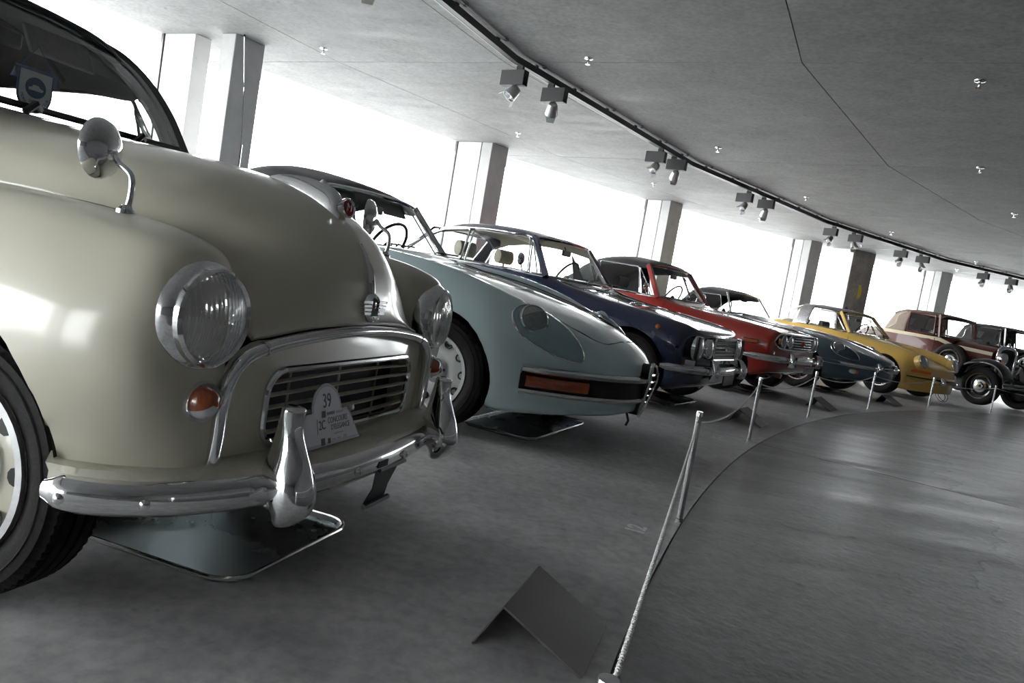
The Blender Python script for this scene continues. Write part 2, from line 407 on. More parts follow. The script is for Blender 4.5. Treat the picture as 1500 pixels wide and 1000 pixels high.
# weathered concrete slab standing by the window
cs = tag(obj('concrete_wall_slab', sector(MB(), 25.2, 25.85, 62.95, 64.62, 0, HC, 1), 'raw_concrete', loc=O, bevel=.015), 'tall weathered concrete slab with yellow and blue paint marks', 'concrete slab')
obj('lit_face_white', MB().prism([(-r * cos(radians(62.94)), r * sin(radians(62.94)), z) for r, z in ((25.22, 0), (25.84, 0), (25.84, HC), (25.22, HC))], (-sin(radians(62.94)) * .012, -cos(radians(62.94)) * .012, 0)), 'pier_white', cs, label='slab side whitened as if lit by the window')  # white panel puts the window light into the slab side's colour, same concrete beneath
def on_slab(tt, z, r=25.19): a = radians(tt); return Vector((-r * cos(a), r * sin(a), z))
def drop(tt, z, w_, h_, name, ma, teeth=0):
    a = radians(tt); tx = Vector((sin(a), cos(a), 0)); nn = Vector((cos(a), -sin(a), 0)); c = on_slab(tt, z); pts = []
    for k in range(20):
        q = 2 * pi * k / 20; rr = 1 - .35 * max(0, sin(q))
        pts.append(c + tx * (w_ * cos(q) * rr) + Vector((0, 0, h_ * sin(q))))
    obj(name, MB().prism(pts, nn * .006), ma, cs)
mat('paint_yellow', (.48, .36, .02), .6, noise=.2, nscale=30); mat('paint_blue', (.015, .03, .09), .6, noise=.2, nscale=30); mat('paint_grey', (.25, .24, .23), .7, noise=.2)
drop(63.82, 1.92, .10, .17, 'paint_mark', 'paint_yellow'); drop(63.70, 1.92, .035, .14, 'paint_mark', 'paint_grey')
drop(63.13, 1.42, .085, .085, 'paint_mark', 'paint_blue'); drop(63.13, 1.22, .04, .20, 'paint_mark', 'paint_blue'); drop(63.62, 1.40, .03, .07, 'paint_mark', 'paint_yellow')

# ------------------------------------------------------------------ lighting track with spotlights
def rtrack(t): return float(np.interp(t, [20, 28, 40.9, 52.8, 60, 70], [22.6, 22.62, 22.72, 22.95, 23.2, 23.6]))
KN = [6, 18, 29.7, 40.9, 52.8, 64.5, 76, 88]
def trackpt(t, z, dr=0.0):
    i = max(k for k in range(len(KN)) if KN[k] <= t + 1e-6); i = min(i, len(KN) - 2); f = (t - KN[i]) / (KN[i + 1] - KN[i])
    return P(KN[i], rtrack(KN[i]) + dr, z).lerp(P(KN[i + 1], rtrack(KN[i + 1]) + dr, z), f)
tr = empty('lighting_track', 'black kinked lighting track running along the concrete ceiling', 'track', P(40.9, 22.72, HC))
tb = Vector(tr.location)
for a, b in zip(KN[:-1], KN[1:]):
    p0, p1 = trackpt(a, HC - .055), trackpt(b - 1e-4, HC - .055)
    obj('rail', MB().sweep([p0 - tb, p1 - tb], [(-.028, -.03), (.028, -.03), (.028, .03), (-.028, .03)]), 'track_black', tr)
    q0, q1 = trackpt(a, HC - .015, -.085), trackpt(b - 1e-4, HC - .015, -.085)
    obj('conduit', MB().tube([q0 - tb, q1 - tb], .009, 8), 'conduit', tr)
    for k in range(6):
        t = a + (b - a) * (k + .5) / 6; c = trackpt(t, HC - .012, -.085) - tb
        obj('clip', MB().box(c, (.03, .045, .026), rz=heading(t)), 'chrome_dull', tr)
        obj('bracket', MB().box(trackpt(t, HC - .0125) - tb, (.02, .05, .025), rz=heading(t)), 'track_black', tr)
    obj('trim_strip', MB().sweep([trackpt(a, HC - .083, .034) - tb, trackpt(b - 1e-4, HC - .083, .034) - tb], [(-.006, -.004), (.006, -.004), (.006, .004), (-.006, .004)]), 'conduit', tr)

def spot(t, aim, tilt, label, side=1):
    base = trackpt(t, HC - .089); nx = trackpt(t + .3, HC - .089) - base
    s_ = empty('track_spotlight', label, 'spotlight', base, atan2(nx.y, nx.x) - pi / 2, 'spotlights on the lighting track'); ox = .055 * side
    obj('adapter', MB().box((0, 0, -.018), (.07, .03, .036)), 'track_black', s_)
    bx = obj('gear_box', MB().box((ox, 0, -.110), (.27, .08, .14)), 'box_grey', s_, bevel=.004)
    obj('arm', MB().tube([(ox, 0, -.175), (ox, 0, -.235)], .011, 10), 'lamp_silver', s_)
    A = Vector((cos(aim) * cos(tilt), sin(aim) * cos(tilt), -sin(tilt))); c = Vector((ox, 0, -.255)) - A * .03
    hd = obj('lamp_head', MB().lathe([(0, -.055), (.02, -.054), (.04, -.045), (.052, -.02), (.058, .02), (.066, .075), (.062, .075), (.055, .03), (.03, .0), (0, -.005)], c, A, 24), 'lamp_silver', s_)
    obj('reflector', MB().lathe([(.0, .012), (.03, .02), (.05, .05), (.056, .07)], c, A, 20), 'reflector', hd)
    sd = A.cross(Vector((0, 0, 1))).normalized(); ut = sd.cross(A)
    for k in range(2):
        s1 = 1 if k else -1
        b0 = c + A * .072 + ut * (s1 * .06); pts = [b0 - sd * .05, b0 + sd * .05, b0 + sd * .035 + A * .05 + ut * s1 * .02, b0 - sd * .035 + A * .05 + ut * s1 * .02]
        obj('barn_door', MB().prism(pts, ut * .002), 'lamp_silver', hd)
    return s_
sp = [(30.0, 2.6, .9), (31.4, .6, .7), (38.3, 2.8, .9), (39.4, .5, .6), (45.3, 2.9, .9), (46.6, .6, .7), (53.6, 3.0, .9), (55.3, 4.2, 1.0), (60.2, 3.2, .9), (62.0, 4.1, 1.0), (68.0, 3.4, 1.0), (70.0, 4.0, 1.0), (22.5, 2.5, .9), (23.8, .6, .7)]
slab_ = ['over the pale blue convertible', 'over the gap before the navy coupe', 'over the red convertible', 'over the red convertible nose', 'over the slate blue convertible', 'over the slate blue convertible nose', 'over the yellow car', 'over the yellow car roof', 'over the maroon vintage car', 'over the maroon vintage car bonnet', 'over the black vintage car', 'past the black vintage car', 'over the cream car', 'over the cream car nose']
for k, (t, a, ti) in enumerate(sp): spot(t, a + pi / 2, ti, 'silver track spotlight with dark gear box ' + slab_[k], -1 if k % 2 == 0 else 1)

# ------------------------------------------------------------------ sprinklers
def sprinkler(t, R):
    wh = 'near the windows' if R > 24 else 'beside the lighting track' if R > 21 else 'over the driving lane'
    cn = ['cream car', 'pale blue convertible', 'navy coupe', 'red convertible', 'slate blue convertible', 'yellow car', 'maroon vintage car', 'black vintage car'][min(7, max(0, int((t - 13.5) / 7.2)))]
    s_ = empty('ceiling_sprinkler', 'small chrome ceiling sprinkler %s by the %s' % (wh, cn), 'sprinkler', P(t, R, HC), 0, 'sprinklers on the concrete ceiling')
    obj('escutcheon', MB().lathe([(0, 0), (.042, 0), (.04, .006), (.022, .012), (0, .012)], ax=(0, 0, -1), n=20), 'chrome', s_)
    obj('nozzle', MB().lathe([(.010, .0), (.012, .02), (.009, .04), (.006, .055), (0, .055)], ax=(0, 0, -1), n=10), 'chrome', s_)
    obj('deflector', MB().lathe([(0, .052), (.02, .052), (.022, .056), (0, .058)], ax=(0, 0, -1), n=12), 'chrome', s_)
for R, ts in ((24.95, (21, 29.4)), (24.78, (37.5,)), (24.64, (45.6, 53.6)), (24.45, (61.2,)), (24.6, (69.4,)), (21.95, (22, 30.1, 38.9)), (22.15, (47.4,)), (22.37, (56,)), (22.9, (65.5,)), (18.9, (22, 31.6)), (19.15, (40.8,)), (19.43, (49.4,))):
    for t in ts: sprinkler(t, R)

# ------------------------------------------------------------------ rope barrier
PH = .45
posts = [(14.1, 19.67), (20.8, 19.74), (28.08, 19.80), (34.83, 19.83), (42.03, 19.88), (48.9, 19.92), (54.6, 19.8), (61.5, 19.8)]
pl = ['beside the grey folded stand', 'between the cream and pale blue cars', 'in front of the navy coupe', 'in front of the red convertible', 'in front of the slate blue convertible', 'in front of the yellow car', 'by the maroon vintage car wheel', 'in front of the black vintage car']
for (t, R), l in zip(posts, pl):
    p_ = empty('barrier_post', 'slim polished steel barrier post ' + l, 'post', P(t, R), heading(t), 'posts of the rope barrier')
    obj('tube', MB().lathe([(0, 0), (.0125, 0), (.0125, PH - .02), (0, PH - .02)], ax=(0, 0, 1), n=20), 'steel', p_)
    obj('base_collar', MB().lathe([(0, .0), (.015, 0), (.015, .012), (.011, .014), (0, .014)], ax=(0, 0, 1), n=20), 'steel', p_)
    obj('cap', MB().lathe([(.011, PH - .022), (.0135, PH - .02), (.0135, PH), (.012, PH + .004), (0, PH + .005)], ax=(0, 0, 1), n=20), 'chrome', p_)
    obj('hook', MB().tube([(.0, s * q, PH - .03 - zz) for s, q, zz in ((-1, .014, 0), (-1, .026, .002), (-1, .028, .012), (-1, .022, .018))], .003, 6), 'steel', p_)
    obj('hook', MB().tube([(.0, s * q, PH - .03 - zz) for s, q, zz in ((1, .014, 0), (1, .026, .002), (1, .028, .012), (1, .022, .018))], .003, 6), 'steel', p_)
sag = [.012, .075, .07, .07, .06, .06, .06]
for i in range(len(posts) - 1):
    a = P(posts[i][0], posts[i][1], PH - .042); b = P(posts[i + 1][0], posts[i + 1][1], PH - .042); d = (b - a).normalized(); a = a + d * .024; b = b - d * .024
    pts = [a.lerp(b, k / 40) - Vector((0, 0, 4 * sag[i] * (k / 40) * (1 - k / 40))) for k in range(41)]
    mb = MB(); mb.tube(pts, .0030 if i == 0 else .0048, 8)
    if i == 0:       # coiled wrap on the nearest cord
        n = 1400; hp = []
        for k in range(n + 1):
            u = k / n; j = u * 40; j0 = min(39, int(j)); c = pts[j0].lerp(pts[j0 + 1], j - j0); ph_ = 2 * pi * u * 260
            s1 = d.cross(Vector((0, 0, 1))).normalized(); hp.append(c + (s1 * cos(ph_) + Vector((0, 0, 1)) * sin(ph_)) * .0034)
        mb.tube(hp, .0012, 4)
    tag(obj('barrier_rope', mb, 'white_cord'), 'thin pale cord strung between barrier posts ' + pl[i], 'rope', 'cords of the rope barrier')

# ------------------------------------------------------------------ folded metal stands, drip trays, bay numbers
def stand(t, R, label):
    s_ = empty('folded_sign_stand', label, 'stand', P(t, R), heading(t), 'folded metal stands in front of the cars')
    L_ = .30
    for nm, pr in (('long_panel', [(.0, .105), (.20, 0), (.205, .003), (.004, .109)]), ('short_panel', [(.004, .109), (0, .109), (-.062, .002), (-.059, 0), (0, .105)])):
        obj(nm, MB().prism([(x, -L_ / 2, z) for x, z in pr], (0, L_, 0)), 'sheet_metal', s_)
for t, R, l in ((17.0, 19.985, 'the cream car'), (30.8, 20.08, 'the navy coupe'), (38.4, 20.1, 'the red convertible'), (46.4, 20.2, 'the slate blue convertible')):
    stand(t, R, 'grey folded sheet metal stand on floor before ' + l)

def tray(t, R, w_, d_, label, rz=0.0):
    s_ = empty('drip_tray', label, 'tray', P(t, R), heading(t) + rz, 'drip trays under the engines')
    c = .09; out = []
    for cx, cy, a0 in ((w_ / 2 - c, d_ / 2 - c, 0), (-w_ / 2 + c, d_ / 2 - c, 90), (-w_ / 2 + c, -d_ / 2 + c, 180), (w_ / 2 - c, -d_ / 2 + c, 270)):
        for k in range(9):
            a = radians(a0 + 90 * k / 8); out.append((cx + c * cos(a), cy + c * sin(a)))
    n = len(out)
    mb = MB(); rings = []
    for sc, z in ((.0, .004), (.93, .004), (.965, .006), (.99, .02)): rings.append([(x * sc, y * sc, z) for x, y in out])
    mb.grid(rings, wrap_v=True); obj('pan', mb, 'tray_metal', s_, thick=.0)
    obj('rolled_rim', MB().tube([(x, y, .021) for x, y in out], .006, 8, closed=True), 'steel', s_)
tray(17.03, 20.90, .56, .58, 'galvanised drip tray on floor under the cream car', .0)
tray(24.0, 20.88, .46, .92, 'galvanised drip tray on floor under the pale blue convertible')
tray(31.1, 20.82, .44, .75, 'galvanised drip tray on floor under the navy coupe')
tray(38.6, 20.95, .44, .75, 'galvanised drip tray on floor under the red convertible')
tray(45.9, 21.0, .44, .75, 'galvanised drip tray on floor under the slate blue convertible')
def on_floor(t, R, s=None):
    a = radians(t); tx = Vector((sin(a), cos(a), 0)); outv = Vector((-cos(a), sin(a), 0)); mm = frame_m((0, 0, .0012), tx, outv)
    if s: o = text('bay_number', s, .10, 'white_paint', None, mm, .0005, bold=.0025)
    else:
        mb = MB()
        for x, y, w_, h_, rz in ((-.05, .0, .012, .07, .1), (-.005, .02, .03, .012, .5), (.02, -.02, .035, .01, -.3), (.06, -.025, .018, .012, 0)): mb.box(mm @ Vector((x, y, 0)), (w_, h_, .001), rz=atan2(tx.y, tx.x) + rz)
        o = obj('bay_mark', mb, 'white_paint', kind='stuff')
    o.location = P(t, R); return o
tag(on_floor(20.05, 19.86, '12'), 'worn white bay number 12 painted on floor by the barrier post', 'floor number')
tag(on_floor(27.5, 19.98), 'worn white paint strokes on floor before the navy coupe', 'floor mark'); tag(on_floor(34.2, 20.0), 'worn white paint strokes on floor before the red convertible', 'floor mark')
# ------------------------------------------------------------------ car building tools
def tyre_mb(r, w_, rr, sd, tread=True):
    h = w_ / 2; mb = MB()
    pr = [(rr, -h * .75), (rr + .012, -h * .86), (rr + (r - rr) * .45, -h * 1.0), (rr + (r - rr) * .8, -h * .93), (r - .012, -h * .80)]
    ng = 4; tw = h * .74
    pr.append((r - .003, -tw))
    if tread:
        for k in range(ng):
            c = -tw + 2 * tw * (k + .5) / ng; g = .0035
            pr += [(r, c - g), (r - .008, c - g * .8), (r - .008, c + g * .8), (r, c + g)]
    pr += [(r - .003, tw), (r - .012, h * .80), (rr + (r - rr) * .8, h * .93), (rr + (r - rr) * .45, h * 1.0), (rr + .012, h * .86), (rr, h * .75)]
    if tread:
        n = 240; A_ = []
        for q, (rad, hh) in enumerate(pr):
            sh = abs(abs(hh) - tw) < .012 and rad > r - .02
            A_.append([((rad - (.004 if sh and k % 3 == 0 else 0)) * cos(2 * pi * k / n), sd * hh, (rad - (.004 if sh and k % 3 == 0 else 0)) * sin(2 * pi * k / n)) for k in range(n)])
        mb.grid(A_, wrap_v=True)
    else: mb.lathe(pr, (0, 0, 0), (0, sd, 0), 56)
    # raised ring on the sidewall
    mb.lathe([(rr + (r - rr) * .58, h * .985), (rr + (r - rr) * .60, h * 1.012), (rr + (r - rr) * .63, h * .985)], (0, 0, 0), (0, sd, 0), 48)
    return mb
def wheel(car, x, y, r, w_, rr, style, face='silver_wheel', tread=True, steer=0.0):
    sd = -1 if y < 0 else 1; h = w_ / 2; ax = (0, sd, 0); n = 40
    rim = MB()
    dish = {'morris': [(rr + .008, h * .82), (rr + .008, h * .92), (rr - .006, h * .93), (rr - .02, h * .55), (rr - .035, h * .35), (rr - .06, h * .52), (rr * .45, h * .62), (rr * .3, h * .50), (0, h * .45)],
            'holes': [(rr + .006, h * .8), (rr + .006, h * .9), (rr - .012, h * .9), (rr - .022, h * .35), (rr * .8, h * .15), (rr * .62, h * .32), (rr * .45, h * .38), (rr * .3, h * .22), (0, h * .2)],
            'wire': [(rr + .006, h * .8), (rr + .006, h * .92), (rr - .01, h * .9), (rr - .02, h * .4), (rr - .03, -h * .2), (rr - .03, -h * .8)],
            'fuchs': [(rr + .006, h * .8), (rr + .006, h * .95), (rr - .014, h * .95), (rr - .03, h * .3), (rr - .035, -h * .3), (0, -h * .35)],
            'vintage': [(rr + .008, h * .75), (rr + .008, h * .95), (rr - .01, h * .95), (rr - .02, h * .2), (rr * .72, h * .0), (rr * .6, h * .22), (0, h * .25)]}[style]
    rim.lathe(dish, (0, 0, 0), ax, n)
    rim.lathe([(rr + .006, h * .8), (rr - .01, h * .2), (rr - .012, -h * .7), (rr + .006, -h * .85)], (0, 0, 0), ax, n)
    wo = obj('wheel', rim, face, car, (x, y - sd * 0, r), (0, 0, steer))
    obj('tyre', tyre_mb(r, w_, rr, sd, tread), 'rubber', wo)
    obj('brake_drum', MB().lathe([(rr * .82, -h * .9), (rr * .82, -h * .05), (0, -h * .02)], (0, 0, 0), ax, 24), 'black', wo)
    if style == 'morris':
        obj('trim_ring', MB().lathe([(rr + .012, h * .90), (rr + .010, h * 1.02), (rr - .006, h * 1.03), (rr - .022, h * .78), (rr - .024, h * .6)], (0, 0, 0), ax, 48), 'chrome', wo)
        obj('hub_cap', MB().lathe([(rr * .56, h * .55), (rr * .56, h * .72), (rr * .48, h * .95), (rr * .2, h * 1.08), (0, h * 1.1)], (0, 0, 0), ax, 36), 'chrome', wo)
        for k in range(8):
            a = 2 * pi * k / 8; obj('slot', MB().lathe([(0, 0), (.018, 0), (.02, .004), (0, .004)], (cos(a) * rr * .73, sd * h * .50, sin(a) * rr * .73), ax, 10), 'black', wo)
    if style == 'holes':
        for k in range(10):
            a = 2 * pi * k / 10; rc = rr * .80
            obj('vent_hole', MB().lathe([(.013, .012), (.021, .014), (.024, .004), (.021, -.004), (0, -.01)], (cos(a) * rc, sd * (h * .20), sin(a) * rc), ax, 12), 'black', wo)
        obj('hub_cap', MB().lathe([(rr * .34, h * .25), (rr * .34, h * .5), (rr * .25, h * .68), (0, h * .72)], (0, 0, 0), ax, 24), 'chrome', wo)
    if style == 'wire':
        sp_ = MB()
        for k in range(36):
            a = 2 * pi * k / 36; b = a + (.35 if k % 2 else -.35); zi = h * .75 if k % 3 else h * .1
            sp_.tube([(cos(a) * (rr - .02), sd * (h * (.5 if k % 2 else -.1)), sin(a) * (rr - .02)), (cos(b) * .042, sd * zi, sin(b) * .042)], .0028, 5)
        obj('wire_spokes', sp_, 'chrome', wo, kind='stuff')
        obj('hub', MB().lathe([(.042, -h * .3), (.045, h * .8), (.035, h * .85), (0, h * .9)], (0, 0, 0), ax, 16), 'chrome', wo)
        ob = MB()
        for k in range(2): ob.box((0, sd * h * .98, .035 * (1 if k else -1)), (.026, .016, .06))
        obj('knock_off_spinner', ob, 'chrome', wo)
    if style == 'fuchs':
        for k in range(5):
            a = 2 * pi * k / 5 + .3; mb = MB(); G = []
            for q, (rad, hw, hy) in enumerate(((.03, .028, .45), (.08, .022, .62), (.13, .030, .55), (rr - .02, .05, .75))):
                row = []
                for s_ in (-1, -.5, 0, .5, 1):
                    cx, cz = cos(a) * rad - sin(a) * s_ * hw, sin(a) * rad + cos(a) * s_ * hw
                    row.append((cx, sd * (h * hy + (.006 if abs(s_) < .8 else -.008)), cz))
                G.append(row)
            mb.grid(surf(G, 4, 3)); obj('spoke', mb, 'chrome_dull', wo, thick=.012)
        obj('hub_cap', MB().lathe([(.036, h * .4), (.036, h * .66), (.02, h * .74), (0, h * .75)], (0, 0, 0), ax, 20), 'black', wo)
    if style == 'vintage':
        obj('hub_cap', MB().lathe([(rr * .50, h * .25), (rr * .50, h * .42), (rr * .34, h * .55), (rr * .30, h * .9), (rr * .2, h * 1.05), (0, h * 1.08)], (0, 0, 0), ax, 30), 'chrome', wo)
        obj('pin_stripe', MB().lathe([(rr * .74, h * .10), (rr * .75, h * .13), (rr * .77, h * .10)], (0, 0, 0), ax, 40), 'chrome_dull', wo)
    return wo

def arch_cut(G, arches, ymin=.45, depth=.05):
    """G: full grid (rows, cols, 3). Returns MB with wheel arch openings (x, z, r) cut clean and their lips turned inwards."""
    nu, nv = G.shape[:2]; V = G.reshape(-1, 3).copy(); keep = []; cutv = {}
    for i in range(nu - 1):
        for j in range(nv - 1):
            q = (i * nv + j, i * nv + j + 1, (i + 1) * nv + j + 1, (i + 1) * nv + j); c = V[list(q)].mean(0); hit = None
            for k, (ax_, az, ar, *U_) in enumerate(arches):
                if abs(c[1]) > ymin and ((c[0] - ax_) ** 2 + (c[2] - az) ** 2 < ar * ar or (U_ and c[2] < az and abs(c[0] - ax_) < ar)): hit = k
            if hit is None: keep.append(q)
            else:
                for v in q: cutv[v] = hit
    used = set(v for q in keep for v in q); edge = {}
    for v, k in cutv.items():
        if v in used:
            ax_, az, ar = arches[k][:3]; d = V[v][[0, 2]] - np.array([ax_, az]); L_ = np.linalg.norm(d)
            if len(arches[k]) > 3 and d[1] < 0:          # straight sides below the round
                if abs(abs(d[0]) - ar) < .09: V[v][0] = ax_ + np.sign(d[0]) * ar; edge[v] = k
                continue
            if L_ > 1e-6 and abs(V[v][1]) > ymin * .9 and abs(L_ - ar) < .09: V[v][[0, 2]] = np.array([ax_, az]) + d / L_ * ar; edge[v] = k
    mb = MB(); mb.add(V, keep)
    cnt = {}
    for q in keep:
        for a, b in zip(q, q[1:] + q[:1]): cnt[frozenset((a, b))] = cnt.get(frozenset((a, b)), 0) + 1
    for e, c in cnt.items():
        a, b = tuple(e)
        if c == 1 and a in edge and b in edge:
            pa, pb = V[a].copy(), V[b].copy(); qa, qb = pa.copy(), pb.copy(); qa[1] *= 1 - depth / abs(qa[1]); qb[1] *= 1 - depth / abs(qb[1])
            mb.add([pa, pb, qb, qa], [(0, 1, 2, 3)])
    return mb
def full(G):
    """half grid (y>=0, column 0 on the centre line) -> whole grid"""
    R_ = G[:, ::-1].copy(); R_[:, :, 1] *= -1
    return np.concatenate([R_[:, :-1], G], axis=1)
def well(car, x, z, r, y0=.40, y1=.70):
    for s_ in (-1, 1):
        mb = MB(); G = []
        for k in range(19):
            a = radians(4 + 172 * k / 18); G.append([(x + cos(a) * r, s_ * y0, z + sin(a) * r), (x + cos(a) * r, s_ * y1, z + sin(a) * r)])
        mb.grid(G); mb.add([g_[0] for g_ in G], [tuple(range(19))]); obj('wheel_well', mb, 'black', car)

def section(x, zc, zv, yc, zcr, ym, zm, ys, zs, k=0.0, tub=None, zb=None, vf=.78):
    """one half section of a car body, centre top to centre bottom"""
    zb = zs - .02 if zb is None else zb
    if tub is not None: pts = [(0, tub), (.45 * yc, tub), (.90 * yc, tub + .03)]
    else: pts = [(0, zc), (.42 * yc, zc * .72 + zv * .28), (vf * yc, zv)]
    pts += [(yc, zcr), (ym - (ym - yc) * .28, zcr - (zcr - zm) * .36), (ym, zm), (ym * .35 + ys * .65, zm * .4 + zs * .6), (ys, zs), (ys * .55, zb), (0, zb)]
    return [(x - k * (y / max(ym, .01)) ** 2.4, y, z) for y, z in pts]
def body(car, name, rows, material, arches, nose=.03, tail=.03, nu=6, nv=4, label=None, ymin=.45, ub=.25):
    R0 = rows[0]; zm = .5 * (R0[3][2] + R0[7][2]); A0 = [[(x + nose, y * .94, zm) for x, y, z in R0], [(x + nose * .8, y * .97, zm + (z - zm) * .6) for x, y, z in R0]]
    R1 = rows[-1]; zn = .5 * (R1[3][2] + R1[7][2]); A1 = [[(x - tail * .8, y * .97, zn + (z - zn) * .6) for x, y, z in R1], [(x - tail, y * .94, zn) for x, y, z in R1]]
    G = full(surf(A0 + list(rows) + A1, nu, nv))
    o = obj(name, arch_cut(G, arches, ymin), material, car, angle=50, label=label)
    for ax_, az, ar in arches: well(car, ax_, az, ar - .004)
    obj('underbody', MB().box(((arches[0][0] + arches[1][0]) / 2, 0, .265), (arches[0][0] - arches[1][0] + 2 * ub, .90, .09)), 'black', car)
    return o, G

def bil(c, n=8, m_=8, bulge=0.0, bdir=(1, 0, 0), side=0.0):
    """patch from four corners c = [bl, br, tr, tl]; bulge along bdir"""
    c = [np.array(q, float) for q in c]; bd = np.array(bdir, float); G = []
    for i in range(n + 1):
        v = i / n; row = []
        for j in range(m_ + 1):
            u = j / m_; p = (1 - v) * ((1 - u) * c[0] + u * c[1]) + v * ((1 - u) * c[3] + u * c[2])
            row.append(p + bd * bulge * (1 - (2 * u - 1) ** 2) + bd * side * 4 * v * (1 - v))
        G.append(row)
    return np.array(G)
def rim_of(G):
    G = np.asarray(G); return [tuple(p) for p in list(G[0]) + list(G[1:, -1]) + list(G[-1, ::-1][1:]) + list(G[::-1, 0][1:-1])]
def round_loop(pts, r=.04, n=4):
    """closed polygon with rounded corners"""
    out = []; N = len(pts); pts = [Vector(p) for p in pts]
    for i in range(N):
        p, a, b = pts[i], pts[i - 1], pts[(i + 1) % N]; da, db = (a - p), (b - p); ra = min(r, da.length * .45, db.length * .45)
        pa, pb = p + da.normalized() * ra, p + db.normalized() * ra
        for k in range(n + 1):
            t = k / n; out.append((1 - t) ** 2 * pa + 2 * t * (1 - t) * p + t * t * pb)
    return out
def window(car, loop, fr=.009, name='side_window', gm='car_glass', fm='chrome', r=.03, n=4):
    """a pane with a frame round it; loop = corner points"""
    lp = round_loop(loop, r, n); g_ = obj(name, MB().add(lp, [tuple(range(len(lp)))]), gm, car)
    obj('frame', MB().tube(lp, fr, 8, closed=True), fm, g_); return g_
def windscreen(car, bl, tl, bulge, tb, fr=.014, gm='car_glass', fm='chrome', name='windscreen', d=1, n=10, zb=0.0):
    """bl, tl: base and top corners on the left side (y>0); bulge: how far the middle stands forward"""
    b0, b1 = np.array([bl[0], -bl[1], bl[2]]), np.array(bl); t0, t1 = np.array([tl[0], -tl[1], tl[2]]), np.array(tl); G = []
    for i in range(n + 1):
        v = i / n; row = []
        for j in range(2 * n + 1):
            u = j / (2 * n); e = 1 - abs(2 * u - 1) ** 2.6
            p = (1 - v) * ((1 - u) * b0 + u * b1) + v * ((1 - u) * t0 + u * t1)
            p[0] += d * e * ((1 - v) * bulge + v * tb); p[2] += e * (.012 * v + zb * (1 - v)); row.append(p)
        G.append(row)
    G = np.array(G); rim = rim_of(G)
    g_ = obj(name, MB().grid(G), gm, car)
    obj('frame', MB().tube(round_loop([Vector(p) for p in rim], .02, 1), fr, 8, closed=True), fm, g_)
    return g_, G
def lamp(car, c, ax, r, name='headlight', rimw=.018, depth=.05, rm='chrome', lens='lens_far', dome=.02):
    A = Vector(ax).normalized(); c = Vector(c)
    h_ = obj(name, MB().lathe([(r - rimw, .004), (r - rimw * .6, .010), (r - rimw * .1, .004), (r, -.006), (r + .002, -depth), (r - .01, -depth)], c, A, 40), rm, car)
    obj('reflector_bowl', MB().lathe([(r - rimw + .002, .0), (r * .7, -.03), (r * .35, -.052), (0, -.06)], c, A, 32), 'reflector', h_)
    obj('bulb_shield', MB().lathe([(.0, -.012), (r * .16, -.02), (r * .18, -.05), (0, -.05)], c, A, 14), 'chrome', h_)
    lo = MB().lathe([(0, dome), (r * .3, dome * .92), (r * .6, dome * .66), (r - rimw, .004)], (0, 0, 0), (1, 0, 0), 32)
    l_ = obj('lens', lo, lens, h_); l_.location = c; l_.rotation_euler = Vector((1, 0, 0)).rotation_difference(A).to_euler(); return h_
def seat(car, x, y, material, z=.25, w_=.50, back=.62, head=True, lean=.30):
    mb = MB(); G = []
    pr = [(.42, .10), (.44, .20), (.20, .235), (.02, .20), (-.06, .25)]
    s_ = empty_part = None
    c = MB(); c.grid(surf([[(x + px, y + w_ / 2 * q, z + pz - .02 * q * q) for q in (-1, -.85, 0, .85, 1)] for px, pz in ((.44, .02), (.46, .16), (.40, .20), (.15, .19), (-.02, .17))], 4, 4))
    o = obj('seat', c, material, car, thick=.05)
    b = MB(); b.grid(surf([[(x - .02 - lean * t + .02 * q * q, y + w_ / 2 * q * (1 - .12 * t), z + .14 + back * t) for q in (-1, -.85, 0, .85, 1)] for t in (0, .3, .7, .95, 1.0)], 4, 4))
    obj('backrest', b, material, o, thick=.07)
    if head:
        hb = MB(); hx = x - .02 - lean * 1.12
        hb.grid(surf([[(hx + .045 * cos(a), y + yy, z + .14 + back * 1.22 + .075 * sin(a)) for a in [2 * pi * k / 10 for k in range(11)]] for yy in (-.13, -.12, 0, .12, .13)], 3, 2))
        for yy in (-.13, .13): hb.add([(hx + .045 * cos(2 * pi * k / 10), y + yy, z + .14 + back * 1.22 + .075 * sin(2 * pi * k / 10)) for k in range(10)], [tuple(range(10))])
        hb.tube([(hx + .01, y, z + .14 + back * .95), (hx, y, z + .14 + back * 1.2)], .012, 6)
        obj('headrest', hb, material, o)
    return o
def steering(car, c, r=.19, tilt=.45, material='black_plastic'):
    A = Vector((-cos(tilt), 0, sin(tilt))); c = Vector(c); u = Vector((0, 1, 0)); v = A.cross(u)
    o = obj('steering_wheel', MB().tube([c + u * r * cos(2 * pi * k / 36) + v * r * sin(2 * pi * k / 36) for k in range(36)], .012, 8, closed=True), material, car)
    sp_ = MB()
    for a in (0, pi, 1.5 * pi if v.z > 0 else .5 * pi): sp_.tube([c, c + u * r * cos(a) + v * r * sin(a)], .007, 6)
    sp_.lathe([(0, .012), (.035, .008), (.04, -.02), (0, -.03)], c, A, 16); sp_.tube([c, c - A * .35], .018, 8)
    obj('spoke', sp_, 'steel', o); return o
def wiper(car, base, tip, ang, blade=.32, th=.006):
    b, t = Vector(base), Vector(tip); o = obj('wiper', MB().tube([b, b.lerp(t, .5) + Vector((.01, 0, .02)), t], th, 6), 'black_plastic', car)
    d = Vector(ang).normalized() * blade / 2; obj('blade', MB().tube([t - d, t, t + d], th, 6), 'black', o); return o
def bumper_sect(h, d):
    return [(-d * .2, -h / 2), (d * .55, -h * .46), (d * .95, -h * .22), (d, 0), (d * .95, h * .22), (d * .55, h * .46), (-d * .2, h / 2), (-d * .35, h * .4), (d * .3, h * .3), (d * .55, 0), (d * .3, -h * .3), (-d * .35, -h * .4)]
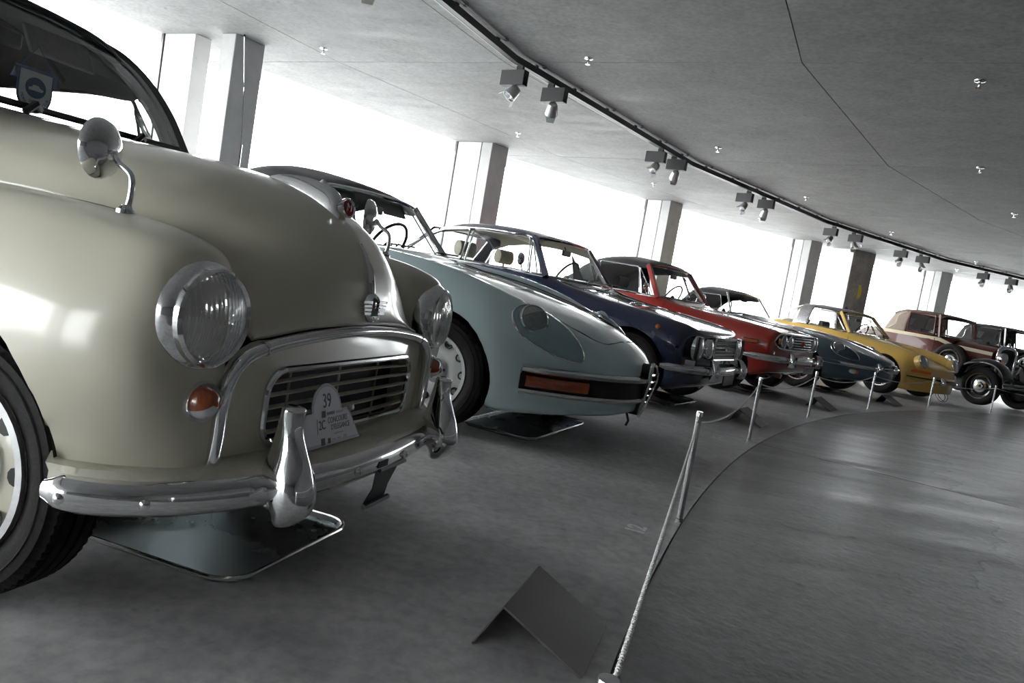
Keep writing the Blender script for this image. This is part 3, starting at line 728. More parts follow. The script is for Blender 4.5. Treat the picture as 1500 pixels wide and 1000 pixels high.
def place(name, label, cat, th, R, dh=0.0): return empty(name, label, cat, P(th, R), heading(th) + dh, 'classic cars parked in a row')
# ------------------------------------------------------------------ cream saloon convertible (nearest car)
car = place('convertible_car', 'cream convertible with black soft top, chrome grille and card 39 behind its bumper', 'car', 17.07, 21.03)
# bonnet
B = [[(-.66, 0, 1.085), (-.66, .20, 1.078), (-.66, .40, 1.045), (-.66, .52, .985), (-.66, .565, .885)],
     [(-.35, 0, 1.060), (-.35, .19, 1.052), (-.35, .375, 1.018), (-.35, .485, .955), (-.35, .53, .870)],
     [(0, 0, 1.034), (0, .18, 1.024), (0, .345, .985), (0, .44, .925), (0, .487, .855)],
     [(.2, 0, 1.002), (.2, .168, .988), (.2, .315, .938), (.2, .405, .865), (.2, .452, .79)],
     [(.34, 0, .953), (.335, .155, .934), (.325, .29, .876), (.32, .38, .785), (.315, .430, .71)],
     [(.43, 0, .888), (.425, .145, .865), (.41, .275, .80), (.40, .362, .715), (.39, .418, .665)],
     [(.478, 0, .815), (.472, .14, .79), (.456, .26, .735), (.44, .35, .672), (.43, .414, .642)],
     [(.496, 0, .74), (.490, .135, .722), (.472, .255, .688), (.455, .345, .652), (.445, .412, .636)],
     [(.500, 0, .675), (.496, .135, .672), (.482, .255, .660), (.465, .345, .642), (.452, .412, .630)],
     [(.492, 0, .662), (.488, .135, .660), (.474, .255, .650), (.457, .345, .634), (.445, .412, .624)]]
bon = obj('bonnet', MB().grid(full(surf(B, 7, 7))), 'cream', car, angle=60, thick=.012)
# front wings
def wing_rows():
    R_ = []
    base = [(-.72, .50), (-.35, .48), (0, .455), (.25, .452), (.410, .458), (.452, .50), (.450, .61), (.418, .690), (.29, .745), (0, .770), (-.35, .765), (-.75, .750)]
    def row(z, dx, dy, pts=None, zz=None):
        p = pts or base
        R_.append([(x + (dx if i in (3, 4, 5, 6, 7) else 0), y + dy * (0 if i < 5 else 1), (zz[i] if zz else z)) for i, (x, y) in enumerate(p)])
    low = [(-.72, .50), (-.35, .48), (0, .455), (.25, .452), (.405, .458), (.450, .495), (.437, .568), (.365, .640), (.250, .696), (0, .752), (-.35, .755), (-.75, .745)]
    mid45 = [(-.72, .50), (-.35, .48), (0, .455), (.25, .452), (.408, .458), (.452, .50), (.445, .592), (.392, .668), (.270, .725), (0, .765), (-.35, .762), (-.75, .75)]
    row(.30, -.02, -.015, low); row(.36, 0, 0, low); row(.45, 0, 0, mid45); row(.55, 0, .002); row(.63, -.002, .0)
    row(.70, 0, 0, [(-.72, .505), (-.35, .485), (0, .455), (.22, .445), (.400, .445), (.448, .50), (.447, .605), (.418, .682), (.28, .732), (0, .752), (-.35, .748), (-.75, .735)])
    row(.77, 0, 0, [(-.72, .515), (-.35, .495), (0, .463), (.19, .455), (.385, .450), (.440, .505), (.438, .600), (.400, .666), (.25, .704), (0, .714), (-.35, .712), (-.75, .702)])
    row(.815, 0, 0, [(-.72, .530), (-.35, .51), (0, .482), (.16, .478), (.360, .470), (.418, .520), (.416, .588), (.360, .636), (.20, .662), (-.03, .665), (-.35, .664), (-.75, .656)], [.835, .83, .824, .818, .812, .806, .806, .812, .82, .83, .838, .842])
    row(.84, 0, 0, [(-.72, .550), (-.35, .535), (0, .515), (.13, .512), (.270, .508), (.325, .535), (.315, .568), (.235, .592), (.11, .607), (-.06, .615), (-.35, .612), (-.75, .604)], [.868, .864, .856, .850, .843, .838, .838, .843, .852, .86, .866, .87])
    row(.85, 0, 0, [(-.72, .577), (-.35, .573), (-.02, .562), (.09, .556), (.185, .548), (.225, .548), (.215, .552), (.16, .556), (.06, .561), (-.08, .566), (-.35, .573), (-.75, .577)], [.876, .874, .867, .862, .856, .853, .853, .857, .863, .869, .874, .876])
    return R_
W = np.array(wing_rows())
for sg in (-1, 1):
    Wg = W.copy(); Wg[:, :, 1] *= sg
    G = surf(Wg, 6, 8)
    obj('front_wing', arch_cut(G, [(-.03, .375, .292, 1)], .58, .045), 'cream', car, angle=60)
well(car, -.03, .375, .289, .38, .70)
# scuttle, doors, rear quarters, tail as one shell behind the bonnet
rows = [section(-.66, 1.082, 1.04, .575, .93, .755, .62, .72, .24), section(-.85, 1.02, .99, .62, .935, .775, .62, .735, .235, tub=.45),
        section(-1.3, .5, .5, .66, .93, .79, .60, .745, .235, tub=.38), section(-1.75, .5, .5, .66, .925, .79, .60, .745, .235, tub=.38), section(-2.05, .5, .5, .64, .93, .785, .62, .74, .235, tub=.45),
        section(-2.30, .97, .97, .58, .93, .775, .62, .73, .24), section(-2.6, .90, .89, .52, .86, .75, .58, .71, .26), section(-2.95, .72, .71, .45, .68, .69, .52, .65, .30), section(-3.1, .58, .575, .40, .56, .64, .48, .60, .34)]
body(car, 'rear_body', rows, 'cream', [(-.03, .285, .30), (-2.184, .285, .335)], -.02, .03, ub=.0)
for s in (-1, 1):
    obj('door_seam', MB().tube(spl([(-.80, s * .775, .30), (-.80, s * .783, .60), (-.82, s * .70, .90)], 6), .004, 6), 'black', car)
    obj('door_seam', MB().tube(spl([(-1.75, s * .792, .30), (-1.78, s * .797, .60), (-1.78, s * .72, .90)], 6), .004, 6), 'black', car)
    dh = obj('door_handle', MB().tube([(-1.55, s * .79, .80), (-1.56, s * .82, .805), (-1.68, s * .82, .80)], .008, 8), 'chrome', car)
    obj('bonnet_seam', MB().tube(spl([(-.66, s * .568, .879), (-.35, s * .533, .865), (0, s * .490, .850), (.2, s * .455, .785)], 8), .0045, 6), 'black', car)
# front panel with the grille opening
def rrect(hw, z0, z1, r, n=6, topc=0.0):
    out = []
    for cx, cz, a0 in ((hw - r, z1 - r, 0), (-hw + r, z1 - r, 90), (-hw + r, z0 + r, 180), (hw - r, z0 + r, 270)):
        for k in range(n + 1):
            a = radians(a0 + 90 * k / n); y, z = cx + r * cos(a), cz + r * sin(a)
            out.append((y, z + (topc * (1 - (y / hw) ** 2) if z > (z0 + z1) / 2 else 0)))
    return out
def px_(y): return .478 - .10 * y * y
outer = []
for y, z in rrect(.505, .33, .612, .11, 8, .035): outer.append((px_(y) - .012, y, z))
inner = []
for y, z in rrect(.365, .385, .555, .055, 8, .014): inner.append((px_(y) + .002, y, z))
mid = [tuple(.5 * np.array(a) + .5 * np.array(b)) for a, b in zip(outer, inner)]
obj('front_panel', MB().grid([outer, mid, inner, [(x - .03, y, z) for x, y, z in inner]], wrap_v=True), 'cream', car, angle=30)
obj('grille_cavity', MB().box((.36, 0, .46), (.10, .72, .24)), 'black', car)
gr = obj('grille', MB().tube([(x + .004, y, z) for x, y, z in inner], .0085, 8, closed=True), 'chrome', car)
for k in range(5):
    z = .409 + .0285 * k + .004
    obj('slat', MB().sweep([(px_(y) - .006 - .0, y, z + .010 * (1 - (y / .365) ** 2) * k / 4) for y in np.linspace(-.36, .36, 17)], [(-.008, -.0015), (.003, -.005), (.010, -.003), (.011, .0), (.004, .0035), (-.008, .0015)]), 'cream', gr)
for y in (-.24, -.02, .20):
    obj('upright', MB().tube([(px_(y) - .03, y, .38), (px_(y) - .03, y, .57)], .0035, 6), 'cream', gr)
rad = obj('radiator', MB().box((.405, 0, .46), (.012, .70, .22)), 'black', car)
# chrome surround of the front panel
sp2 = [(.470 - .1 * .26 + .014, -.508, .338), (.466, -.508, .42), (.466, -.506, .50), (.468, -.492, .555), (.470, -.455, .592), (.474, -.39, .613), (.482, -.26, .632), (.490, -.10, .645), (.4915, 0, .647)]
sp2 = sp2 + [(x, -y, z) for x, y, z in reversed(sp2[:-1])]
sr = obj('grille_surround', MB().tube(spl(sp2, 6), .0155, 10), 'chrome', car)
for y in (-.40, .40): obj('joint_band', MB().tube([(.474, y - .004, .6105), (.474, y + .004, .6125)], .0172, 10), 'chrome_dull', sr)
# bonnet ornaments
fl = []
for t, hw, hh in ((0, .003, .004), (.15, .008, .014), (.4, .014, .026), (.7, .020, .036), (.9, .023, .038), (1, .018, .026)):
    x = .125 + .25 * t; z0 = float(np.interp(x, [0, .2, .34, .43], [1.034, 1.002, .953, .888])) - .004
    fl.append([(x, y * hw, z0 + zz * hh * 1.5) for y, zz in ((-1.15, -.2), (-1, .35), (-.6, .85), (0, 1.05), (.6, .85), (1, .35), (1.15, -.2))])
ms = obj('bonnet_mascot', MB().grid(surf(fl, 4, 3)), 'chrome', car)
mc = Vector((.386, 0, .962)); mn = Vector((.95, -.16, .24)).normalized()
obj('badge_ring', MB().lathe([(.020, .0), (.022, .006), (.025, .008), (.0275, .004), (.024, -.014)], mc, mn, 28), 'chrome', ms)
obj('badge_enamel', MB().lathe([(0, .005), (.021, .004)], mc, mn, 24), 'red_enamel', ms)
text('badge_letter', 'M', .030, 'chrome', ms, frame_m(mc + mn * .0065, mn.cross(Vector((0, 0, 1))) * -1, (0, 0, 1)), .001)
# winged nose badge and strip
sx = [(.4995, z) for z in ()]
nose = lambda z: float(np.interp(z, [.66, .675, .74, .815, .888], [.493, .5, .496, .478, .43]))
strip = MB(); strip.grid([[(nose(z) + .002 + e * .012 * (1 - ((z - .79) / .085) ** 2 * .6), y * wv_, z) for y, e in ((-1, 0), (-.7, .7), (0, 1), (.7, .7), (1, 0))] for z, wv_ in ((.875, .003), (.85, .008), (.81, .011), (.77, .012), (.735, .012))])
st = obj('nose_strip', strip, 'chrome', car)
bdx = 1.25
bd = obj('nose_badge', MB().lathe([(.026, .006), (.033, .011), (.039, .004), (.041, -.012)], (.503, 0, .712), (1, 0, .04), 28, sy=.8), 'chrome', car)
obj('badge_enamel', MB().lathe([(0, .009), (.027, .007)], (.503, 0, .712), (1, 0, .04), 24, sy=.8), 'ink', bd)
obj('badge_enamel', MB().lathe([(0, .0105), (.009, .009)], (.503, 0, .720), (1, 0, .04), 12), 'red_enamel', bd)
for s in (-1, 1):
    for k in range(4): obj('badge_wing', MB().box((.508, s * (.042 - .002 * k), .728 - .010 * k), (.012, .046 - .004 * k, .0065)), 'chrome', bd)
text('badge_text', 'MORRIS', .013, 'chrome', bd, frame_m((.516, 0, .687), (0, 1, 0), (0, 0, 1)), .0006)
# headlights, indicators
for s in (-1, 1):
    ax = Vector((1, s * .06, .03))
    h_ = lamp(car, (.466, s * .565, .677), ax, .100, rimw=.013, depth=.03, dome=.030, lens='fluted_lens')
    A = ax.normalized(); c = Vector((.466, s * .565, .677))
    obj('bezel', MB().lathe([(.097, -.002), (.101, -.008), (.105, -.012), (.111, -.022), (.1150, -.036), (.1155, -.046), (.110, -.058)], c, A, 48), 'chrome', h_)
    ci = Vector((.448, s * .558, .508)); B_ = Vector((1, s * .25, 0)).normalized()
    i_ = obj('indicator', MB().lathe([(.030, .008), (.034, .020), (.039, .021), (.043, .010), (.046, -.03)], ci, B_, 32), 'chrome', car)
    n_ = 24; lensm = MB(); lower = MB()
    full_ = [(0, .048), (.012, .047), (.022, .042), (.030, .030), (.034, .018)]
    A3 = B_; u = Vector((0, 0, 1)); v = A3.cross(u)
    for mbx, a0, a1 in ((lensm, -118, 118), (lower, 118, 242)):
        G = [[ci + A3 * hh + (u * cos(radians(a0 + (a1 - a0) * k / n_)) + v * sin(radians(a0 + (a1 - a0) * k / n_))) * r for k in range(n_ + 1)] for r, hh in full_]
        mbx.grid(G)
    obj('amber_lens', lensm, 'amber', i_); obj('clear_lens', lower, 'lens_clear', i_)
# apron and bumper
plan = [(.265, .722), (.33, .705), (.42, .640), (.495, .53), (.545, .38), (.572, .20), (.580, 0)]
plan = [(x, -y) for x, y in plan] + [(x, y) for x, y in reversed(plan[:-1])]
pp = spl([(x, y, 0) for x, y in plan], 6)
G = []
for x, y, _ in pp:
    s = abs(y); n_in = (x - .10 - .05 * max(0, .5 - s), y * .86)
    G.append([(n_in[0], n_in[1], .372), (x * .55 + n_in[0] * .45, y * .55 + n_in[1] * .45, .372), (x - .006, y, .366), (x + .004, y, .352), (x, y, .30)])
obj('apron', MB().grid(G), 'cream_rough', car, angle=60)
sec = [(-.004, -.036), (.010, -.034), (.021, -.022), (.026, -.006), (.027, .006), (.022, .020), (.012, .032), (-.002, .037), (-.006, .033), (.006, .02), (.012, 0), (.006, -.02), (-.008, -.03)]
bp_ = [(x, y, .316) for x, y, _ in pp]
scl = [min(1, .55 + .45 * min(i, len(bp_) - 1 - i) / 3) for i in range(len(bp_))]
bum = obj('front_bumper', MB().sweep(list(reversed(bp_)), [(-a, b) for a, b in reversed(sec)], scale=scl), 'chrome', car, angle=60)
for x, y in ((.315, .735), (.437, .655), (.606, .13), (.602, -.13)):
    for s in ((-1, 1) if y > .5 else (1,)): obj('bolt', MB().ell((x, s * y, .312), (.012, .010, .012), 12, 8), 'steel', bum)
obj('crank_hole', MB().box((.603, 0, .310), (.012, .05, .018)), 'black', bum)
for s in (-1, 1):
    rows = []
    for z, x, w_, d0, d1 in ((.508, .572, .010, .012, .012), (.503, .572, .027, .020, .030), (.490, .572, .028, .022, .030), (.455, .578, .024, .035, .027), (.41, .590, .030, .055, .032), (.37, .600, .042, .075, .040), (.335, .606, .050, .085, .045), (.30, .608, .050, .07, .045), (.272, .602, .042, .04, .036), (.252, .592, .030, .025, .022), (.242, .584, .010, .006, .006)):
        rows.append([(x + (d1 if cos(a) > 0 else d0) * cos(a) * (1 - .25 * abs(sin(a)) ** 3), s * .412 + w_ * sin(a), z) for a in [2 * pi * k / 16 for k in range(17)]])
    obj('overrider', MB().grid(surf(rows, 3, 1)), 'chrome', bum, angle=70)
    obj('piping', MB().tube([(.60 + .02 * cos(a), s * .412 + s * -.043 * 1, .316 + .04 * sin(a)) for a in [pi * (k / 8 - .5) for k in range(9)]], .004, 6), 'black', bum)
nb = obj('plate_bracket', MB().prism([(.585, .015, .285), (.585, .155, .285), (.57, .13, .22), (.565, .125, .182), (.565, .005, .182), (.575, .03, .225)], (-.004, 0, 0)), 'black_plastic', car)
obj('flange', MB().tube([(.595, .01, .285), (.595, .165, .285)], .006, 6), 'black_plastic', nb); obj('flange', MB().tube([(.572, -.005, .180), (.572, .135, .180)], .008, 6), 'black_plastic', nb)
obj('bracket_bar', MB().box((.57, 0, .285), (.01, .40, .03)), 'cream_rough', car)
# wing mirrors
for s, yaw, bx, by in ((-1, .22, .205, -.555), (1, .32, .225, .56)):
    base = Vector((bx, by, .852)); top = Vector((bx - .045, by + .0, .962))
    mi = obj('wing_mirror', MB().tube(spl([base, base + Vector((.008, 0, .03)), base + Vector((.004, 0, .075)), top + Vector((.012, 0, -.012)), top], 5), .0065, 10), 'chrome', car)
    obj('foot', MB().lathe([(.0, .016), (.010, .016), (.014, .008), (.018, .006), (.020, -.012)], base, (0, 0, 1), 20), 'chrome', mi)
    A = Vector((cos(yaw), sin(yaw), .03)); c = top + Vector((-.028, 0, .012))
    obj('mirror_head', MB().lathe([(0, .020), (.02, .0185), (.042, .012), (.057, .003), (.063, -.010), (.0625, -.016), (.058, -.016)], c, A, 40), 'chrome', mi)
    obj('mirror_glass', MB().lathe([(0, -.015), (.058, -.015)], c, A, 32), 'reflector', mi)
    obj('ball_joint', MB().ell(top + Vector((-.008, 0, .0)), (.014, .012, .012), 12, 8), 'chrome', mi)
# windscreen, pillars and soft top
pth0 = [(-.70, .625, 1.06), (-.735, .628, 1.10), (-.82, .608, 1.24), (-.905, .565, 1.35), (-.965, .500, 1.412), (-1.0, .42, 1.435)]
edge = spl(pth0, 6); WS = []
for ex, ey, ez in edge:
    row = []
    for k in range(17):
        u = -1 + 2 * k / 16; e = 1 - abs(u) ** 2.6; row.append((ex + .10 * e * (1 if ez < 1.2 else .8), (ey - .014) * u, ez + .012 * e))
    WS.append(row)
ws = obj('windscreen', MB().grid(WS), 'car_glass', car)
obj('frame', MB().tube([tuple(p) for p in rim_of(np.array(WS))], .010, 8, closed=True), 'chrome_dull', ws)
for s in (-1, 1):
    pth = [(x - .012, s * (y + .012), z + .004) for x, y, z in edge]
    obj('screen_pillar', MB().sweep(pth, [(-.020, -.016), (.020, -.016), (.024, .0), (.020, .016), (-.020, .016)], upv=(1, 0, .4)), 'soft_top', car, angle=50)
    obj('pillar_trim', MB().sweep([(x - .03, s * (y - .03), z - .008) for x, y, z in edge], [(-.022, -.008), (.022, -.008), (.022, .008), (-.022, .008)], upv=(1, 0, .4)), 'grey_cloth', car, angle=50)
R_ = [[(-.90, 0, 1.452), (-.905, .2, 1.446), (-.93, .38, 1.432), (-.975, .52, 1.385), (-.95, .60, 1.30)],
      [(-.94, 0, 1.476), (-.945, .2, 1.470), (-.97, .39, 1.452), (-1.0, .54, 1.395), (-.985, .615, 1.29)],
      [(-1.2, 0, 1.515), (-1.2, .2, 1.508), (-1.2, .42, 1.480), (-1.2, .575, 1.41), (-1.2, .645, 1.30)],
      [(-1.6, 0, 1.52), (-1.6, .2, 1.512), (-1.6, .43, 1.482), (-1.6, .59, 1.41), (-1.6, .66, 1.30)],
      [(-1.95, 0, 1.47), (-1.95, .2, 1.462), (-1.95, .42, 1.432), (-1.95, .575, 1.37), (-1.95, .65, 1.25)],
      [(-2.20, 0, 1.32), (-2.2, .2, 1.315), (-2.2, .40, 1.28), (-2.18, .54, 1.22), (-2.15, .62, 1.12)],
      [(-2.34, 0, 1.0), (-2.34, .2, 1.0), (-2.33, .38, .98), (-2.3, .52, .955), (-2.26, .60, .94)]]
tp = obj('soft_top', MB().grid(full(surf(R_, 6, 5))), 'soft_top', car, angle=60, thick=.012)
obj('header_piping', MB().tube(spl([(-.955, -.612, 1.285), (-.965, -.53, 1.385), (-.925, -.385, 1.434), (-.90, -.2, 1.449), (-.895, 0, 1.454), (-.90, .2, 1.449), (-.925, .385, 1.434), (-.965, .53, 1.385), (-.955, .612, 1.285)], 5), .008, 8), 'black_plastic', tp)
obj('seam', MB().tube([tuple(p) for p in herm([(-.93, -.395, 1.436), (-1.2, -.425, 1.481), (-1.6, -.435, 1.484), (-1.95, -.425, 1.434)], 8)], .005, 6), 'soft_top', tp)
for s in (-1, 1):
    # cloth behind the side glass
    obj('quarter_cloth', MB().grid(surf([[(-1.85, s * .655, 1.27), (-2.0, s * .65, 1.22), (-2.15, s * .62, 1.12)], [(-1.83, s * .69, 1.10), (-2.02, s * .675, 1.06), (-2.2, s * .635, 1.02)], [(-1.80, s * .715, .93), (-2.03, s * .69, .93), (-2.27, s * .61, .93)]], 4, 4)), 'soft_top', tp)
    window(car, [(-.86, s * .70, .94), (-1.80, s * .715, .94), (-1.83, s * .66, 1.29), (-1.03, s * .635, 1.31)], .009, r=.04)
    window(car, [(-.80, s * .69, .95), (-.95, s * .70, .95), (-1.02, s * .645, 1.28)], .007, 'quarter_light')
    wiper(car, (-.60, s * .2 + .05, 1.085), (-.63, s * .2 + .12, 1.105), (-.05, 1, .02), .34, .011)
# things inside: visors, mirror, dash, seats
for s in (-1, 1): obj('sun_visor', MB().box((-.985, s * .26, 1.37), (.012, .26, .11), ry=-.5), 'grey_cloth', car, bevel=.02)
im = obj('rear_mirror', MB().box((-.93, .0, 1.335), (.02, .15, .055)), 'black_plastic', car, bevel=.01)
obj('stem', MB().tube([(-.93, 0, 1.345), (-.97, 0, 1.42)], .006, 6), 'black_plastic', im)
for x in (-1.35, -1.75): obj('hood_bow', MB().tube(spl([(x, -.60, 1.33), (x, -.42, 1.455), (x, 0, 1.492), (x, .42, 1.455), (x, .60, 1.33)], 5), .012, 8), 'black', car)
obj('headlining', MB().grid(full(surf([[(x, 0, z), (x, .2, z - .006), (x, .42, z - .04), (x, .56, z - .11)] for x, z in ((-.96, 1.44), (-1.2, 1.48), (-1.6, 1.49), (-1.95, 1.44))], 4, 4))), 'interior', car)
obj('dashboard', MB().grid([[(x, y, z) for y in np.linspace(-.62, .62, 9)] for x, z in ((-.68, 1.07), (-.80, 1.065), (-.86, 1.04), (-.87, .88))]), 'interior', car)
seat(car, -1.55, -.32, 'interior', .22, head=False); seat(car, -1.55, .32, 'interior', .22, head=False)
steering(car, (-1.08, -.32, .98))
# aerial on the far wing
ae = obj('aerial', MB().tube([(-.45, .60, .87), (-.452, .60, 1.17)], .0032, 8), 'chrome', car)
obj('aerial_section', MB().tube([(-.452, .60, 1.16), (-.475, .60, 1.38)], .0022, 8), 'chrome', ae); obj('aerial_section', MB().tube([(-.474, .60, 1.37), (-.505, .60, 1.565)], .0015, 6), 'chrome', ae); obj('tip', MB().ell((-.505, .60, 1.568), (.005, .005, .005), 8, 6), 'black', ae)
for x in (-.03, -2.184):
    for s in (-1, 1): wheel(car, x, s * .612, .284, .150, .188, 'morris', 'cream', steer=0)
obj('steering_rod', MB().tube([(.12, -.55, .22), (.12, .55, .22)], .018, 8), 'black', car)
morris = car

# card 39 leaning behind the bumper
def at_m(x, y, z): return morris_m @ Vector((x, y, z))
bpy.context.view_layer.update(); morris_m = morris.matrix_world.copy()
pc = empty('number_placard', 'grey event card number 39 leaning on the cream car grille', 'placard', at_m(.535, -.175, .373), morris.rotation_euler.z); pc.scale = (.80, .80, .80)
up_ = Vector((-.24, 0, 1)).normalized(); lt = Vector((0, 1, 0)); nn = lt.cross(up_)
def pt(a, b, o=0.0): return lt * a + up_ * b + nn * o
def card(s, inset=0.0):
    w0, w1, hb = .185 - inset, .125 - inset, .105; pts = [pt(-w0, inset), pt(w0, inset), pt(w1, hb)]
    for k in range(13): a = pi * k / 12; pts.append(pt((.085 - inset) * cos(a), hb + (.085 - inset) * sin(a) * 1.0))
    pts.append(pt(-w1, hb)); return pts
obj('card', MB().prism(card(1), nn * .004), 'plate_border', pc); obj('card_face', MB().prism([p + nn * .004 for p in card(1, .010)], nn * .0006), 'plate_grey', pc)
fm = lambda a, b: frame_m(pt(a, b, .0052), lt, up_)
text('printed_number', '39', .062, 'ink', pc, fm(.0, .135), .0003, sx=.8)
for s_, sz, a, b in (('BANQUE', .014, .018, .096), ('CONCOURS', .026, .055, .074), ("D'ELEGANCE", .024, .070, .051), ('2C', .040, -.035, .064)):
    text('printed_text', s_, sz, 'ink', pc, fm(a, b), .0002, sx=.8)
for a, b, w_, h_ in ((.070, .096, .022, .0035), (.045, .031, .016, .0022), (.075, .031, .010, .0022), (.028, .014, .012, .0026), (.060, .014, .012, .0030), (.095, .015, .010, .005)): obj('printed_line', MB().prism([pt(a - w_, b - h_, .0048), pt(a + w_, b - h_, .0048), pt(a + w_, b + h_, .0048), pt(a - w_, b + h_, .0048)], nn * .0004), 'plate_border', pc)
for a, b, s_ in ((-.022, .097, .010), (-.035, .014, .011), (.0, .013, .008)): obj('printed_mark', MB().prism([pt(a - s_, b - s_, .0048), pt(a + s_, b - s_, .0048), pt(a + s_, b + s_, .0048), pt(a - s_, b + s_, .0048)], nn * .0004), 'ink', pc)
obj('printed_rule', MB().prism([pt(-.062, .04, .0048), pt(-.060, .04, .0048), pt(-.060, .085, .0048), pt(-.062, .085, .0048)], nn * .0004), 'ink', pc)
for s in (-1, 1): obj('suction_cup', MB().lathe([(0, .012), (.008, .010), (.013, 0), (0, 0)], pt(s * .14, .100, .004), nn, 14), 'lens_clear', pc)

# pennant hanging from the mirror
pn = empty('club_pennant', 'blue and white shield pennant hanging inside the cream car windscreen', 'pennant', at_m(-.84, .065, 1.108), morris.rotation_euler.z); pn.scale = (1.15, 1.2, 1.08)
def shield(k, hh=.128):
    pts = [(.052 * k, hh - .128 * (1 - k) * .3), (-.052 * k, hh - .128 * (1 - k) * .3)]
    for q in range(13): a = pi + pi * q / 12; pts.append((.052 * k * cos(a), .062 + .058 * k * sin(a)))
    return [(0, y, z) for y, z in pts]
obj('fringe', MB().prism(shield(1), (.003, 0, 0)), 'pennant_blue', pn); obj('shield', MB().prism([(.003, y, z) for _, y, z in shield(.9)], (.001, 0, 0)), 'pennant_white', pn)
obj('emblem', MB().lathe([(0, .0015), (.030, .0015), (.030, 0)], (.004, 0, .078), (1, 0, 0), 24), 'pennant_blue', pn)
obj('emblem_car', MB().prism([(.0056, y, .074 + z) for y, z in ((-.02, -.004), (.02, -.004), (.022, .003), (.012, .006), (.006, .012), (-.008, .012), (-.013, .005), (-.021, .003))], (.0006, 0, 0)), 'pennant_white', pn)
text('printed_text', 'SWISS', .012, 'pennant_blue', pn, frame_m((.0047, 0, .038), (0, 1, 0), (0, 0, 1)), .0003)
for k, ch in enumerate('MORRIS MINOR CLUB'):
    if ch != ' ':
        a = radians(200 + 140 * k / 16); text('printed_letter', ch, .011, 'pennant_blue', pn, frame_m((.0047, .040 * cos(a), .066 + .046 * sin(a)), (0, -sin(a), cos(a)), (0, -cos(a), -sin(a))), .0003)
obj('rod', MB().tube([(.002, -.062, .130), (.002, .062, .130)], .003, 8), 'pennant_blue', pn)
for s in (-1, 1): obj('tassel', MB().lathe([(.002, 0), (.004, -.01), (.009, -.028), (0, -.029)], (.002, s * .062, .122), (0, 0, 1), 10), 'pennant_blue', pn)
obj('cord', MB().tube([(.002, -.05, .13), (.0, 0, .20), (.002, .05, .13)], .0015, 5), 'pennant_blue', pn)
# ------------------------------------------------------------------ shared details of the other cars
def ztop(G, x, y):
    V = G.reshape(-1, 3); d = (V[:, 0] - x) ** 2 + (V[:, 1] - y) ** 2 + np.where(V[:, 2] < .36, 9, 0)
    i = np.argsort(d)[:6]; w_ = 1 / (d[i] + 1e-5); return float((V[i, 2] * w_).sum() / w_.sum())
def yside(G, x, z, s):
    V = G.reshape(-1, 3); d = (V[:, 0] - x) ** 2 + (V[:, 2] - z) ** 2 + np.where(V[:, 1] * s < .35, 9, 0)
    i = np.argsort(d)[:5]; w_ = 1 / (d[i] + 1e-5); return float((V[i, 1] * w_).sum() / w_.sum())
def seam_top(car, G, pts, name='panel_seam', r=.0035):
    p = [(x, y, ztop(G, x, y) + .0005) for x, y, *_ in spl([(a, b, 0) for a, b in pts], 7)]; return obj(name, MB().tube(p, r, 5), 'black', car)
def seam_side(car, G, pts, s, name='door_seam', r=.0035):
    p = [(x, yside(G, x, z, s), z) for x, z, *_ in spl([(a, b, 0) for a, b in pts], 7)]; return obj(name, MB().tube(p, r, 5), 'black', car)
def softtop(car, hx, hy, hz, px, pz, bx, bz, by, material='soft_top', yw=None):
    """cloth roof: header (hx,hy,hz), peak (px,pz), back (bx,bz)"""
    w1 = yw or hy + .07; R_ = []
    for x, z, y, dr in ((hx + .03, hz, hy, .03), (hx, hz + .03, hy + .01, .05), ((hx + px) / 2, (hz + .03) * .3 + pz * .7, hy + .04, .07), (px, pz, w1, .08), (px * .55 + bx * .45, pz * .86 + bz * .14, w1, .09), (px * .25 + bx * .75, pz * .55 + bz * .45, w1 * .97, .10), (bx, bz, by, .03)):
        R_.append([(x, 0, z), (x, y * .35, z - .004), (x, y * .72, z - dr * .35), (x, y * .94, z - dr * .9), (x, y, z - dr * 1.9)])
    return obj('soft_top', MB().grid(full(surf(R_, 5, 4))), material, car, angle=60, thick=.01)
def pillar(car, a, b, material, w_=.022, name='screen_pillar', d=.016):
    a, b = Vector(a), Vector(b); return obj(name, MB().sweep([a, a.lerp(b, .5), b], [(-w_, -d), (w_, -d), (w_, d), (-w_, d)], upv=(1, 0, .3)), material, car, bevel=.004)
def overrider(parent, x, y, z0, z1, w_=.032, d=.05, material='chrome', horn=0.0):
    rows = []
    for t, ww, dd, xo in ((0, .35, .35, -.01), (.06, .75, .75, -.004), (.25, 1, 1, .0), (.55, .95, 1, .0), (.8, .8, .8, -horn * .5), (.95, .65, .6, -horn), (1, .3, .3, -horn - .005)):
        rows.append([(x + xo + d * dd * cos(a) * (1 if cos(a) > 0 else .7), y + w_ * ww * sin(a), z0 + (z1 - z0) * t) for a in [2 * pi * k / 14 for k in range(15)]])
    return obj('overrider', MB().grid(surf(rows, 3, 1)), material, parent, angle=70)
def bumper(car, plan, z, h, d, material='chrome', dz=0.0):
    pl_ = [(x, -y, z + dz * (abs(y) / plan[0][1]) ** 2) for x, y in plan] + [(x, y, z + dz * (abs(y) / plan[0][1]) ** 2) for x, y in reversed(plan[:-1])]
    pth = spl(pl_, 5); sc = [min(1, .5 + .5 * min(i, len(pth) - 1 - i) / 3) for i in range(len(pth))]
    return obj('front_bumper', MB().sweep(list(reversed(pth)), [(-a, b) for a, b in reversed(bumper_sect(h, d))], scale=sc), material, car, angle=60)
from mathutils.bvhtree import BVHTree
